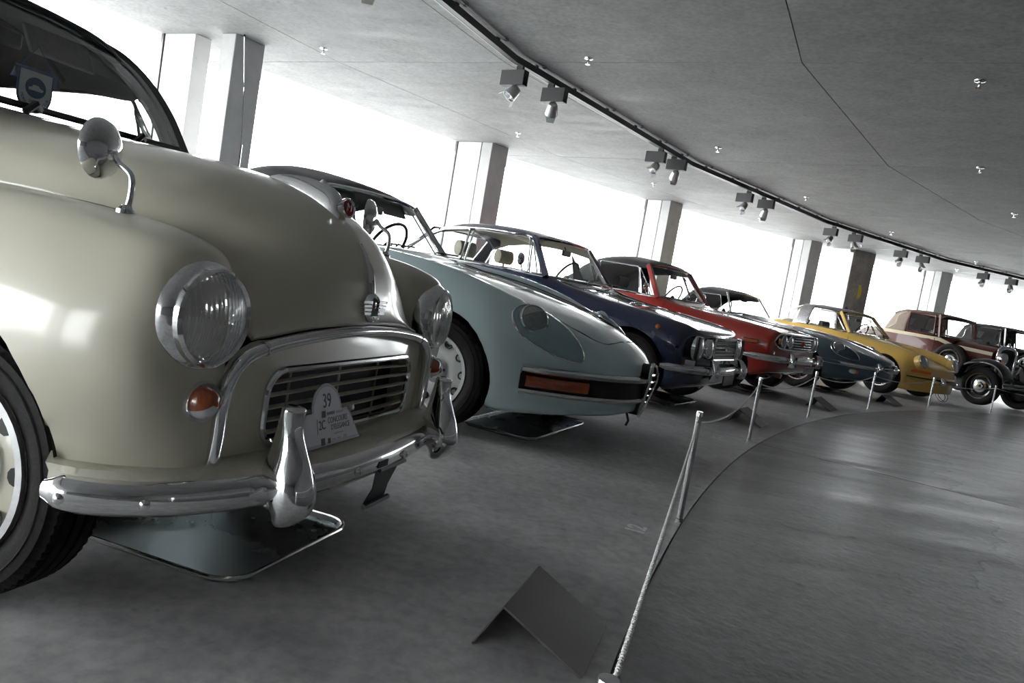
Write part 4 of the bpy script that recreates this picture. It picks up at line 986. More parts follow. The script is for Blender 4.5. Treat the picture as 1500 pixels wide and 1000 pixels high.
def covered_lamp(car, G, rear, tip, wd, s, lx, lr, lift=.05):
    """teardrop clear cover over a headlight; rear and tip are points near the skin (left side), found on the body by ray casting"""
    nv = G.shape[1]; V = [tuple(p) for p in G.reshape(-1, 3)]
    F = [(i * nv + j, i * nv + j + 1, (i + 1) * nv + j + 1, (i + 1) * nv + j) for i in range(G.shape[0] - 1) for j in range(nv - 1)]
    bv = BVHTree.FromPolygons(V, F)
    A0, B0 = Vector((rear[0], s * rear[1], rear[2])), Vector((tip[0], s * tip[1], tip[2])); mid_ = (A0 + B0) / 2; d1 = (B0 - A0) / 2
    look = Vector((.45, s * .55, .70)); look = (look - d1.normalized() * look.dot(d1.normalized())).normalized(); d2 = look.cross(d1).normalized()
    def hit(q):
        h_ = bv.ray_cast(q + look * .6, -look, 2.0); return (h_[0], h_[1]) if h_[0] else (q, look)
    N = 40; rows = []
    for r in (1, .93, .78, .55, .28, .02):
        row = []
        for k in range(N):
            a = 2 * pi * k / N; q = mid_ + d1 * (cos(a) * r) + d2 * (wd * sin(a) * (1 - .42 * cos(a)) * r); p, n_ = hit(q); back = .5 - .5 * cos(a) * r
            row.append(p + look * (.003 + lift * (1 - r ** 2.4) * (.45 + .75 * back)))
        rows.append(row)
    c = hit(A0 * .74 + B0 * .26)[0]
    h_ = lamp(car, c + look * .012, Vector((.62, s * .52, .42)), lr, rimw=.012, depth=.03, dome=.016)
    obj('clear_cover', MB().grid(rows, wrap_v=True), 'smoke_cover', h_)
    obj('cover_rim', MB().tube([p + look * .001 for p in rows[0]], .0042, 6, closed=True), 'chrome', h_)
    return h_
def roofshell(car, name, rows, material, n=(5, 5), thick=.02): return obj(name, MB().grid(full(surf(rows, *n))), material, car, angle=60, thick=thick)
def dash(car, x, z, w_, material='interior'):
    return obj('dashboard', MB().grid([[(xx, y, zz) for y in np.linspace(-w_, w_, 9)] for xx, zz in ((x + .12, z - .01), (x, z), (x - .09, z - .02), (x - .10, z - .22))]), material, car)
def inner_mirror(car, x, z): 
    o = obj('rear_mirror', MB().box((x, 0, z), (.02, .17, .055)), 'black_plastic', car, bevel=.01); obj('stem', MB().tube([(x, 0, z), (x - .03, 0, z + .06)], .006, 6), 'black_plastic', o)
def door_mirror(car, p, s, r=.055, shape='round'):
    p = Vector(p); o = obj('door_mirror', MB().tube([p, p + Vector((.0, s * .03, .03)), p + Vector((0, s * .05, .07))], .007, 8), 'chrome', car)
    c = p + Vector((0, s * .055, .10)); obj('mirror_head', MB().lathe([(0, .03), (r * .5, .026), (r * .85, .014), (r, 0), (r, -.01), (0, -.008)], c, (1, s * -.1, 0), 24), 'chrome', o)

# ------------------------------------------------------------------ pale blue convertible
car = place('convertible_car', 'pale blue open-nosed convertible with black soft top and covered headlights', 'car', 24.1, 21.1)
rows = [section(.85, .50, .50, .42, .495, .66, .42, .60, .25, .40), section(.78, .565, .558, .44, .555, .71, .44, .66, .22, .38), section(.62, .645, .638, .50, .635, .755, .47, .71, .20, .30),
        section(.40, .715, .705, .54, .712, .785, .50, .74, .19, .18), section(.15, .772, .76, .57, .785, .80, .52, .755, .19, .06), section(-.2, .835, .82, .59, .858, .81, .54, .765, .19),
        section(-.55, .875, .86, .61, .890, .815, .55, .765, .19), section(-.82, .895, .88, .64, .897, .815, .55, .765, .19), section(-.95, .6, .6, .68, .893, .815, .55, .765, .19, tub=.55),
        section(-1.3, .5, .5, .70, .885, .815, .55, .765, .19, tub=.42), section(-1.9, .5, .5, .70, .885, .815, .55, .765, .19, tub=.42), section(-2.08, .86, .87, .68, .885, .815, .55, .765, .19),
        section(-2.5, .86, .855, .62, .865, .80, .54, .75, .20), section(-3.0, .76, .755, .52, .76, .72, .50, .67, .25), section(-3.32, .60, .595, .38, .59, .56, .45, .52, .33, .0)]
bo, G = body(car, 'body', rows, 'ice_blue', [(-.07, .30, .345), (-2.32, .30, .345)], .02, .05)
seam_top(car, G, [(.72, -.02), (.69, -.30), (.50, -.43), (.1, -.47), (-.75, -.50)]); seam_top(car, G, [(.72, .02), (.69, .30), (.50, .43), (.1, .47), (-.75, .50)])
for s in (-1, 1):
    covered_lamp(car, G, (.29, .625, .70), (.665, .495, .505), .118, s, .39, .085)
    seam_side(car, G, [(-.62, .25), (-.60, .55), (-.63, .86)], s); seam_side(car, G, [(-1.72, .25), (-1.75, .55), (-1.74, .86)], s)
    obj('door_handle', MB().tube([(-1.5, s * .815, .74), (-1.52, s * .835, .745), (-1.64, s * .832, .74)], .007, 8), 'chrome', car)
ncv = lambda y, o=0.0: .872 + o - .40 * (abs(y) / .66) ** 2.4
def nose_band(y0, y1, z, sect, n=22): return MB().sweep([(ncv(y), y, z) for y in np.linspace(y0, y1, n)], sect)
for s in (-1, 1):
    a, b = (-.70, -.07) if s < 0 else (.07, .70)
    rc = obj('bumper_recess', nose_band(a, b, .355, [(-.03, -.055), (.012, -.055), (.012, .055), (-.03, .055)]), 'black', car)
    bm_ = obj('front_bumper', nose_band(a, b, .412, [(-.01, -.022), (.024, -.020), (.042, -.006), (.044, .010), (.026, .024), (-.01, .026)]), 'chrome', car)
    obj('lower_blade', nose_band(a, b, .300, [(-.01, -.012), (.020, -.012), (.030, 0), (.020, .012), (-.01, .012)]), 'chrome', bm_)
    ia, ib = (-.685, -.47) if s < 0 else (.47, .685)
    i_ = obj('indicator', nose_band(ia, ib, .355, [(.0, -.030), (.022, -.028), (.030, 0), (.022, .028), (0, .030)], 12), 'amber', car)
# heart-shaped centre grille
sh = [(.0, .505), (.045, .49), (.075, .45), (.072, .40), (.055, .33), (.03, .25), (.0, .205)]
lp = [(y, z) for y, z in sh] + [(-y, z) for y, z in reversed(sh[1:-1])]
fx = lambda z: .905 - .22 * max(0, .40 - z) - .35 * max(0, z - .47)
gb = obj('centre_grille', MB().tube([(fx(z) + .012, y, z) for y, z in lp], .011, 8, closed=True), 'chrome', car)
obj('grille_back', MB().prism([(fx(z), y, z) for y, z in lp], (-.05, 0, 0)), 'black', gb)
for z, w_ in ((.45, .066), (.41, .066), (.37, .058), (.33, .050), (.29, .038)): obj('bar', MB().tube([(fx(z) + .012, -w_, z), (fx(z) + .018, 0, z), (fx(z) + .012, w_, z)], .006, 6), 'chrome', gb)
obj('tow_hook', MB().tube([(.78, .08, .20), (.80, .08, .15), (.79, .08, .12)], .008, 6), 'black', car)
obj('cross_member', MB().tube([(.05, -.62, .20), (.2, 0, .17), (.05, .62, .20)], .03, 8), 'black', car)
windscreen(car, (-.88, .62, .885), (-1.14, .50, 1.215), .13, .09, .014, fm='chrome')
softtop(car, -1.16, .52, 1.235, -1.55, 1.335, -2.15, .90, .58)
for s in (-1, 1):
    pillar(car, (-.87, s * .64, .87), (-1.15, s * .515, 1.225), 'chrome_dull', .024)
    window(car, [(-.98, s * .675, .89), (-1.72, s * .69, .89), (-1.75, s * .60, 1.17), (-1.20, s * .56, 1.19)], .007)
    wiper(car, (-.80, .30 * s + .1, .90), (-.84, .30 * s + .25, .935), (-.03, 1, .02), .34)
obj('rear_panel_cloth', MB().grid(surf([[(-1.75, -.60, 1.15), (-1.9, -.61, 1.10), (-2.05, -.58, 1.0)], [(-1.74, -.65, 1.0), (-1.95, -.65, .98), (-2.1, -.60, .95)], [(-1.73, -.69, .88), (-1.95, -.68, .88), (-2.15, -.6, .88)]], 4, 4)), 'soft_top', car)
obj('rear_panel_cloth', MB().grid(surf([[(-1.75, .60, 1.15), (-1.9, .61, 1.10), (-2.05, .58, 1.0)], [(-1.74, .65, 1.0), (-1.95, .65, .98), (-2.1, .60, .95)], [(-1.73, .69, .88), (-1.95, .68, .88), (-2.15, .6, .88)]], 4, 4)), 'soft_top', car)
inner_mirror(car, -1.12, 1.14); dash(car, -.98, .90, .58); seat(car, -1.65, -.34, 'interior', .22, back=.55, head=False); seat(car, -1.65, .34, 'interior', .22, back=.55, head=False)
steering(car, (-1.22, .34, .92), .19, .5); obj('sun_visor', MB().box((-1.17, .28, 1.17), (.012, .26, .09), ry=-.6), 'interior', car); obj('sun_visor', MB().box((-1.17, -.28, 1.17), (.012, .26, .09), ry=-.6), 'interior', car)
for x in (-.07, -2.32):
    for s in (-1, 1): wheel(car, x, s * .675, .302, .165, .192, 'holes', 'white_wheel')

# ------------------------------------------------------------------ navy coupe
car = place('coupe_car', 'navy blue hardtop coupe with four round headlights and beige headrests', 'car', 31.0, 21.03)
rows = [section(.665, .635, .635, .58, .63, .70, .48, .66, .30, .09), section(.655, .675, .675, .60, .67, .725, .51, .69, .27, .09), section(.60, .695, .695, .62, .70, .75, .53, .72, .24, .07), section(.45, .722, .718, .65, .73, .775, .55, .735, .20, .04), section(.15, .760, .752, .665, .768, .79, .57, .745, .19),
        section(-.25, .815, .80, .675, .805, .795, .58, .75, .19), section(-.6, .868, .85, .69, .865, .795, .58, .75, .19), section(-.76, .91, .89, .705, .895, .795, .58, .75, .19), section(-.90, .6, .6, .725, .905, .795, .58, .75, .19, tub=.55),
        section(-1.3, .5, .5, .735, .915, .795, .58, .75, .19, tub=.40), section(-1.95, .5, .5, .725, .925, .79, .58, .745, .19, tub=.42), section(-2.2, .6, .6, .70, .93, .785, .58, .74, .19, tub=.70), section(-2.42, .93, .93, .64, .92, .775, .58, .73, .2),
        section(-2.8, .885, .88, .60, .87, .75, .56, .70, .22), section(-3.18, .80, .795, .56, .78, .70, .52, .66, .26)]
bo, G = body(car, 'body', rows, 'navy', [(.12, .29, .335), (-2.23, .29, .335)], .012, .03)
seam_top(car, G, [(.60, -.58), (.3, -.60), (-.3, -.61), (-.70, -.62)]); seam_top(car, G, [(.60, .58), (.3, .60), (-.3, .61), (-.70, .62)])
gp = obj('grille', MB().box((.672, 0, .550), (.035, .62, .185)), 'black', car)
obj('grille_frame', MB().tube(round_loop([(.694, -.315, .462), (.694, .315, .462), (.694, .315, .638), (.694, -.315, .638)], .02), .007, 8, closed=True), 'chrome', gp)
for k in range(6): obj('slat', MB().box((.697, 0, .480 + .0285 * k), (.012, .61, .0062)), 'chrome', gp)
obj('badge', MB().lathe([(0, .012), (.016, .010), (.020, 0)], (.70, 0, .55), (1, 0, 0), 20), 'chrome', gp)
for s in (-1, 1):
    obj('lamp_panel', MB().box((.634, s * .51, .548), (.03, .37, .185), rz=-s * .16), 'black', car, bevel=.02)
    lamp(car, (.655, s * .590, .548), (1, s * .08, 0), .095, rimw=.012, depth=.03); lamp(car, (.684, s * .405, .548), (1, s * .04, 0), .080, rimw=.011, depth=.03)
    obj('side_repeater', MB().lathe([(0, .022), (.012, .018), (.018, .004), (.022, -.004)], (.34, s * yside(G, .34, .66, 1), .662), (0, s, 0), 16), 'amber_bright', car)
    i_ = obj('indicator', MB().box((.605, s * .60, .428), (.08, .17, .042), rz=-s * .25), 'lens_clear', car, bevel=.008)
    obj('amber_lens', MB().box((.585, s * .665, .428), (.07, .05, .036), rz=-s * .35), 'amber', i_)
    seam_side(car, G, [(-.60, .25), (-.58, .55), (-.62, .86)], s); seam_side(car, G, [(-1.62, .25), (-1.66, .55), (-1.64, .89)], s)
    obj('door_handle', MB().tube([(-1.45, s * .80, .80), (-1.46, s * .825, .805), (-1.58, s * .822, .80)], .008, 8), 'chrome', car)
    obj('belt_trim', MB().tube([(-.78, s * .735, .905), (-1.3, s * .745, .92), (-1.95, s * .735, .93), (-2.3, s * .70, .935)], .007, 6), 'chrome', car)
bu = bumper(car, [(.42, .775), (.52, .73), (.63, .60), (.71, .38), (.735, .15), (.738, 0)], .372, .07, .03)
for s in (-1, 1): overrider(bu, .755, s * .415, .295, .470, .036, .05, horn=.03)
obj('plate_holder', MB().box((.765, 0, .30), (.012, .30, .085)), 'black_plastic', bu)
windscreen(car, (-.78, .67, .912), (-1.02, .535, 1.245), .15, .10, .014, fm='chrome')
roofshell(car, 'roof', [[(-.94, 0, 1.278), (-.955, .25, 1.272), (-.99, .44, 1.258), (-1.03, .555, 1.235)], [(-1.25, 0, 1.325), (-1.25, .26, 1.318), (-1.25, .46, 1.298), (-1.25, .575, 1.255)], [(-1.65, 0, 1.335), (-1.65, .26, 1.328), (-1.65, .46, 1.305), (-1.65, .580, 1.255)],
    [(-2.0, 0, 1.305), (-2.0, .26, 1.297), (-2.0, .45, 1.270), (-2.0, .575, 1.215)], [(-2.22, 0, 1.245), (-2.22, .25, 1.236), (-2.21, .43, 1.205), (-2.20, .57, 1.13)]], 'navy')
obj('headlining', MB().grid(full(surf([[(x, 0, z), (x, .26, z - .008), (x, .46, z - .03), (x, .55, z - .085)] for x, z in ((-.99, 1.25), (-1.3, 1.297), (-1.7, 1.307), (-2.1, 1.25))], 4, 4))), 'headlining', car)
windscreen(car, (-2.48, .60, .935), (-2.22, .50, 1.21), .10, .06, .012, fm='chrome', name='rear_window', d=-1)
for s in (-1, 1):
    pillar(car, (-.77, s * .69, .90), (-1.03, s * .55, 1.245), 'navy', .030, d=.022)
    obj('rear_pillar', MB().grid(surf([[(-2.20, s * .572, 1.135), (-2.215, s * .54, 1.20), (-2.22, s * .50, 1.225)], [(-2.30, s * .64, 1.03), (-2.33, s * .60, 1.07), (-2.35, s * .555, 1.085)], [(-2.40, s * .69, .93), (-2.46, s * .645, .93), (-2.50, s * .605, .93)]], 4, 4)), 'navy', car, thick=.012)
    d_ = window(car, [(-.955, s * .705, .925), (-1.635, s * .725, .93), (-1.665, s * .60, 1.24), (-1.05, s * .595, 1.23)], .008, 'door_window', r=.02)
    window(car, [(-.80, s * .70, .92), (-.94, s * .705, .925), (-1.02, s * .60, 1.215)], .008, 'quarter_light', r=.01)
    window(car, [(-1.68, s * .725, .935), (-2.36, s * .70, .945), (-2.19, s * .60, 1.13), (-2.0, s * .60, 1.205), (-1.71, s * .60, 1.24)], .009, 'rear_side_window', r=.03)
    wiper(car, (-.60, .26 * s + .05, .895), (-.66, .26 * s + .20, .94), (-.04, 1, .02), .36)
    obj('drip_rail', MB().tube(spl([(-.80, s * .70, .925), (-1.04, s * .572, 1.232), (-1.25, s * .588, 1.252), (-1.65, s * .592, 1.252), (-2.0, s * .588, 1.212), (-2.2, s * .585, 1.125), (-2.42, s * .70, .945)], 6), .007, 6), 'chrome', car)
door_mirror(car, (-.98, -.755, .925), -1, .055)
inner_mirror(car, -.98, 1.16); dash(car, -.90, .90, .64)
for s in (-1, 1): seat(car, -1.55, s * .36, 'beige_leather', .20, back=.58)
seat(car, -2.15, 0, 'beige_leather', .25, w_=1.15, back=.46, head=False)
steering(car, (-1.14, .36, .93), .19, .5); obj('seat_cover', MB().grid(surf([[(-.95, .18, .93), (-.98, .32, .93), (-1.0, .52, .93)], [(-1.02, .24, 1.06), (-1.05, .36, 1.07), (-1.08, .50, 1.06)], [(-1.10, .34, 1.17), (-1.12, .40, 1.17), (-1.14, .46, 1.16)]], 3, 3)), 'grey_cloth', car)
for x in (.12, -2.23):
    for s in (-1, 1): wheel(car, x, s * .655, .298, .160, .190, 'holes', 'silver_wheel')

# ------------------------------------------------------------------ red convertible
car = place('convertible_car', 'red convertible with black soft top, twin headlights and rubber overriders', 'car', 38.6, 21.03)
rows = [section(.60, .725, .725, .62, .715, .71, .57, .68, .38, .05), section(.585, .745, .745, .63, .74, .745, .58, .71, .35, .05), section(.45, .768, .765, .645, .768, .775, .58, .735, .29, .02), section(.15, .80, .795, .655, .80, .795, .60, .75, .21),
        section(-.3, .835, .825, .67, .83, .80, .61, .755, .20), section(-.7, .872, .86, .69, .868, .805, .62, .76, .20), section(-.93, .92, .90, .71, .90, .805, .62, .76, .20), section(-1.06, .6, .6, .73, .905, .805, .62, .76, .20, tub=.6),
        section(-1.5, .5, .5, .735, .91, .805, .62, .76, .20, tub=.42), section(-2.2, .5, .5, .725, .915, .80, .62, .755, .20, tub=.45), section(-2.45, .92, .92, .69, .915, .795, .62, .75, .20), section(-2.9, .89, .89, .66, .89, .78, .60, .74, .22), section(-3.4, .80, .80, .62, .79, .74, .57, .70, .27)]
bo, G = body(car, 'body', rows, 'red', [(0, .30, .345), (-2.54, .30, .345)], .01, .03)
seam_top(car, G, [(.55, -.56), (.2, -.58), (-.4, -.60), (-.86, -.62)]); seam_top(car, G, [(.55, .56), (.2, .58), (-.4, .60), (-.86, .62)])
lpn = [(.56, -.69, .655), (.585, -.66, .715), (.612, -.56, .738), (.635, -.2, .742), (.64, 0, .742)]; lo_ = [(.56, -.69, .645), (.585, -.66, .598), (.612, -.56, .580), (.635, -.2, .575), (.64, 0, .575)]
tp_ = spl(lpn + [(x, -y, z) for x, y, z in reversed(lpn[:-1])], 4); bt_ = spl(lo_ + [(x, -y, z) for x, y, z in reversed(lo_[:-1])], 4)
gp = obj('grille', MB().grid([[(x - .004, y, z) for x, y, z in tp_], [(x - .004, y, z) for x, y, z in bt_]]), 'black', car)
obj('grille_frame', MB().tube(tp_ + list(reversed(bt_)), .009, 8, closed=True), 'chrome', gp)
for k in range(5): obj('slat', MB().tube([(.632, -.34, .600 + .029 * k), (.640, 0, .600 + .029 * k), (.632, .34, .600 + .029 * k)], .004, 6), 'chrome_dull', gp)
obj('badge', MB().lathe([(0, .02), (.025, .017), (.03, 0)], (.638, 0, .658), (1, 0, 0), 20), 'red_enamel', gp)
for s in (-1, 1):
    lamp(car, (.612, s * .545, .658), (1, s * .04, 0), .076, rimw=.010, depth=.02); lamp(car, (.628, s * .395, .658), (1, s * .02, 0), .076, rimw=.010, depth=.02)
    obj('sidelight', MB().box((.596, s * .645, .655), (.03, .045, .07), rz=-s * .4), 'amber', car, bevel=.01)
    m_ = obj('side_marker', MB().box((.33, s * (yside(G, .33, .62, 1) + .004), .615), (.17, .02, .036)), 'amber', car, bevel=.006)
    obj('marker_frame', MB().tube(round_loop([(.24, s * (yside(G, .33, .62, 1) + .012), .594), (.42, s * (yside(G, .33, .62, 1) + .008), .594), (.42, s * (yside(G, .33, .62, 1) + .008), .636), (.24, s * (yside(G, .33, .62, 1) + .012), .636)], .01), .004, 6, closed=True), 'chrome', m_)
    seam_side(car, G, [(-.80, .25), (-.78, .58), (-.82, .87)], s); seam_side(car, G, [(-1.85, .25), (-1.88, .58), (-1.86, .88)], s)
bu = bumper(car, [(.28, .815), (.45, .80), (.585, .72), (.655, .50), (.685, .2), (.69, 0)], .462, .075, .032)
for s in (-1, 1):
    overrider(bu, .70, s * .455, .385, .545, .040, .06, horn=.015); obj('rubber_pad', MB().box((.745, s * .455, .455), (.03, .03, .11)), 'black_plastic', bu, bevel=.01)
obj('number_plate', MB().box((.70, .18, .365), (.008, .34, .085), ry=.1), 'plate_grey', car); obj('plate_text', MB().box((.7055, .18, .366), (.004, .24, .04), ry=.1), 'chrome_dull', car)
windscreen(car, (-.95, .665, .925), (-1.20, .53, 1.275), .12, .08, .012, fm='chrome')
for s in (-1, 1):
    pillar(car, (-.93, s * .695, .90), (-1.21, s * .555, 1.285), 'red', .032, d=.026)
    window(car, [(-1.18, s * .715, .925), (-1.84, s * .72, .93), (-1.86, s * .63, 1.26), (-1.32, s * .60, 1.25)], .009, 'door_window', r=.02)
    window(car, [(-1.0, s * .71, .92), (-1.16, s * .715, .925), (-1.30, s * .605, 1.24)], .008, 'quarter_light', r=.01)
    wiper(car, (-.80, .28 * s + .05, .905), (-.86, .28 * s + .2, .95), (-.04, 1, .02), .36)
    door_mirror(car, (-1.06, s * .75, .915), s, .05)
    obj('hood_side', MB().grid(surf([[(-1.86, s * .63, 1.25), (-2.1, s * .62, 1.18), (-2.3, s * .60, 1.03)], [(-1.86, s * .68, 1.08), (-2.15, s * .67, 1.05), (-2.38, s * .63, .98)], [(-1.86, s * .72, .92), (-2.18, s * .71, .92), (-2.45, s * .66, .92)]], 4, 4)), 'soft_top', car)
obj('header_rail', MB().tube(spl([(-1.21, -.55, 1.285), (-1.13, -.25, 1.302), (-1.12, 0, 1.306), (-1.13, .25, 1.302), (-1.21, .55, 1.285)], 5), .016, 8), 'red', car)
softtop(car, -1.19, .555, 1.315, -1.6, 1.39, -2.45, .93, .63)
inner_mirror(car, -1.14, 1.20); dash(car, -1.06, .91, .64)
for s in (-1, 1): seat(car, -1.75, s * .36, 'interior', .20, back=.58)
steering(car, (-1.3, .36, .94), .19, .5)
for x in (0, -2.54):
    for s in (-1, 1): wheel(car, x, s * .665, .308, .170, .190, 'holes', 'silver_wheel', tread=False)

# ------------------------------------------------------------------ slate blue long-bonnet convertible
car = place('convertible_car', 'slate blue long-bonnet convertible with black top, oval mouth and wire wheels', 'car', 46.0, 21.03)
rows = [section(.865, .565, .56, .34, .55, .56, .47, .50, .32, .30), section(.79, .608, .60, .38, .598, .64, .48, .58, .29, .32), section(.56, .668, .655, .46, .668, .725, .50, .665, .26, .22), section(.3, .722, .70, .52, .735, .775, .52, .71, .245, .1), section(0, .785, .75, .56, .778, .80, .54, .74, .235),
        section(-.5, .83, .79, .56, .802, .805, .55, .745, .225), section(-.95, .856, .815, .58, .828, .805, .55, .745, .225), section(-1.33, .885, .86, .62, .868, .805, .55, .745, .225), section(-1.46, .6, .6, .66, .875, .805, .55, .745, .225, tub=.6),
        section(-1.7, .5, .5, .68, .885, .805, .55, .745, .225, tub=.42), section(-2.15, .5, .5, .68, .89, .805, .55, .745, .225, tub=.45), section(-2.35, .89, .89, .64, .888, .805, .55, .745, .225), section(-2.8, .83, .83, .58, .83, .78, .54, .72, .25), section(-3.35, .62, .62, .45, .61, .64, .48, .58, .32)]
bo, G = body(car, 'body', rows, 'slate_blue', [(-.10, .31, .35), (-2.54, .31, .35)], .02, .05)
el = [(.875 + .02 * cos(2 * a) - .06 * abs(cos(a)) ** 2, .28 * cos(a), .478 + .052 * sin(a)) for a in [2 * pi * k / 36 for k in range(36)]]
mo = obj('mouth', MB().prism(el, (.03, 0, 0)), 'black', car); obj('mouth_rim', MB().tube([(x + .03, y, z) for x, y, z in el], .008, 8, closed=True), 'chrome', mo)
obj('mouth_bar', MB().tube([(.885, -.27, .478), (.925, 0, .478), (.885, .27, .478)], .012, 8), 'chrome', mo); obj('badge', MB().lathe([(0, .02), (.03, .016), (.035, 0)], (.93, 0, .478), (1, 0, 0), 20), 'chrome', mo)
for s in (-1, 1):
    covered_lamp(car, G, (.27, .63, .70), (.62, .50, .53), .11, s, .37, .085)
    ncv2 = lambda y: .885 - .34 * (abs(y) / .64) ** 2.4
    pth = [(ncv2(y), s * y, .455) for y in np.linspace(.28, .60, 10)] + [(.30, s * .735, .46), (.16, s * .785, .462)]
    bu = obj('front_bumper', MB().sweep(pth if s > 0 else list(reversed(pth)), [(-a, b) for a, b in reversed(bumper_sect(.05, .022))] if s > 0 else [(-a, b) for a, b in reversed(bumper_sect(.05, .022))]), 'chrome', car, angle=60)
    overrider(bu, .835, s * .30, .405, .535, .030, .045, horn=.02)
    i_ = obj('sidelight', MB().ell((.585, s * .525, .372), (.05, .075, .034), 16, 10), 'lens_clear', car); obj('amber_lens', MB().ell((.605, s * .492, .372), (.045, .05, .031), 16, 10), 'amber_bright', i_)
    window(car, [(-1.50, s * .675, .905), (-1.98, s * .68, .91), (-2.0, s * .59, 1.12), (-1.62, s * .57, 1.13)], .007, 'door_window')
    pillar(car, (-1.36, s * .63, .885), (-1.56, s * .49, 1.19), 'chrome', .016, d=.012)
    seam_side(car, G, [(-1.25, .27), (-1.24, .55), (-1.26, .84)], s); seam_side(car, G, [(-2.05, .27), (-2.08, .55), (-2.06, .86)], s)
seam_top(car, G, [(-.97, -.62), (-.97, 0), (-.97, .62)])
bg_ = MB().grid([[(x, y, ztop(G, x, y) + .022 * (1 - (y / .17) ** 2) * (1 - ((x + .1) / .75) ** 2)) for y in np.linspace(-.17, .17, 9)] for x in np.linspace(.65, -.85, 20)])
obj('bonnet_bulge', bg_, 'slate_blue', car)
windscreen(car, (-1.37, .615, .895), (-1.56, .48, 1.185), .14, .10, .010, fm='chrome')
softtop(car, -1.57, .50, 1.195, -1.95, 1.262, -2.42, .91, .56)
inner_mirror(car, -1.53, 1.11); dash(car, -1.46, .89, .58); steering(car, (-1.68, -.33, .90), .18, .5)
for s in (-1, 1): seat(car, -2.05, s * .33, 'interior', .20, back=.50, head=False)
for x in (-.10, -2.54):
    for s in (-1, 1): wheel(car, x, s * .665, .318, .165, .200, 'wire', 'chrome_dull', tread=False)

# ------------------------------------------------------------------ yellow targa
car = place('targa_car', 'mustard yellow targa car with brushed roll bar and black roof panel', 'car', 53.1, 21.03)
rows = [section(.73, .48, .48, .44, .475, .66, .40, .62, .20, .30), section(.70, .545, .54, .48, .545, .70, .42, .66, .18, .28), section(.60, .575, .56, .53, .665, .74, .44, .70, .17, .20), section(.44, .63, .60, .55, .745, .772, .46, .73, .17, .10), section(.15, .72, .67, .57, .80, .79, .49, .745, .17),
        section(-.25, .82, .76, .60, .845, .795, .52, .75, .17), section(-.58, .885, .845, .64, .872, .80, .54, .755, .17), section(-.74, .905, .88, .67, .885, .80, .54, .755, .17), section(-.88, .6, .6, .695, .89, .80, .54, .755, .17, tub=.6), section(-1.25, .5, .5, .70, .90, .80, .54, .755, .17, tub=.40),
        section(-1.7, .5, .5, .69, .905, .80, .54, .755, .17, tub=.50), section(-1.95, .93, .93, .64, .91, .805, .54, .755, .17), section(-2.4, .89, .89, .58, .88, .81, .52, .76, .18), section(-2.85, .74, .735, .52, .73, .76, .48, .71, .2), section(-3.2, .52, .515, .46, .51, .68, .42, .64, .24)]
bo, G = body(car, 'body', rows, 'yellow', [(0, .31, .345), (-2.268, .31, .345)], .015, .04)
seam_top(car, G, [(.66, -.30), (.55, -.41), (.1, -.45), (-.55, -.52)]); seam_top(car, G, [(.66, .30), (.55, .41), (.1, .45), (-.55, .52)])
ncp = lambda y: .752 - .30 * (abs(y) / .66) ** 2.4
for s in (-1, 1):
    A = Vector((.90, s * .05, .36)); lamp(car, (.555, s * .560, .635), A, .108, rimw=.013, depth=.02); obj('lamp_cowl', MB().lathe([(.107, -.008), (.112, -.012), (.116, -.04), (.112, -.10)], (.555, s * .560, .635), A, 32), 'yellow', car)
    i_ = obj('indicator', MB().sweep([(ncp(y) - .028, s * y, .462 + .02 * (y - .4)) for y in (np.linspace(.66, .42, 8) if s < 0 else np.linspace(.42, .66, 8))], [(-.01, -.024), (.03, -.02), (.034, .0), (.02, .022), (-.01, .024)]), 'amber_bright', car)
    obj('clear_lens', MB().sweep([(ncp(y) - .028, s * y, .458 + .02 * (y - .4)) for y in (np.linspace(.42, .30, 5) if s < 0 else np.linspace(.30, .42, 5))], [(-.01, -.024), (.03, -.02), (.034, .0), (.02, .022), (-.01, .024)]), 'lens_clear', i_)
    seam_side(car, G, [(-.66, .22), (-.64, .54), (-.68, .86)], s); seam_side(car, G, [(-1.55, .22), (-1.60, .54), (-1.58, .88)], s)
    obj('door_handle', MB().tube([(-1.36, s * .80, .78), (-1.37, s * .825, .785), (-1.48, s * .822, .78)], .008, 8), 'chrome', car)
ys_ = list(np.linspace(-.72, .72, 31))
bu = obj('front_bumper', MB().sweep([(ncp(y), y, .372) for y in ys_], [(-.03, -.05), (.012, -.045), (.026, -.02), (.028, .02), (.014, .042), (-.03, .05)]), 'yellow', car, angle=60)
obj('rubber_strip', MB().sweep([(ncp(y) + .024, y, .372) for y in ys_], [(0, -.013), (.012, -.011), (.016, 0), (.012, .011), (0, .013)]), 'black_plastic', bu)
obj('chrome_line', MB().sweep([(ncp(y) + .024, y, .390) for y in ys_], [(0, -.004), (.008, 0), (0, .004)]), 'chrome', bu)
for s in (-1, 1): overrider(bu, .755, s * .25, .295, .430, .036, .06, horn=.02)
obj('lower_valance', MB().sweep([(ncp(y) - .06, y, .235) for y in list(np.linspace(-.64, .64, 21))], [(-.04, -.06), (.03, -.05), (.04, .06), (-.04, .06)]), 'yellow', car, bevel=.01)
windscreen(car, (-.70, .635, .90), (-.99, .505, 1.215), .12, .08, .011, fm='chrome')
for s in (-1, 1):
    pillar(car, (-.70, s * .665, .885), (-1.0, s * .53, 1.225), 'yellow', .028, d=.024)
    window(car, [(-.97, s * .69, .91), (-1.47, s * .69, .92), (-1.50, s * .57, 1.215), (-1.10, s * .565, 1.205)], .008, 'door_window', r=.03)
    window(car, [(-.78, s * .685, .905), (-.95, s * .69, .91), (-1.07, s * .57, 1.19)], .008, 'quarter_light', r=.01)
obj('header_rail', MB().tube(spl([(-1.0, -.53, 1.228), (-.93, -.25, 1.245), (-.915, 0, 1.25), (-.93, .25, 1.245), (-1.0, .53, 1.228)], 5), .018, 8), 'yellow', car)
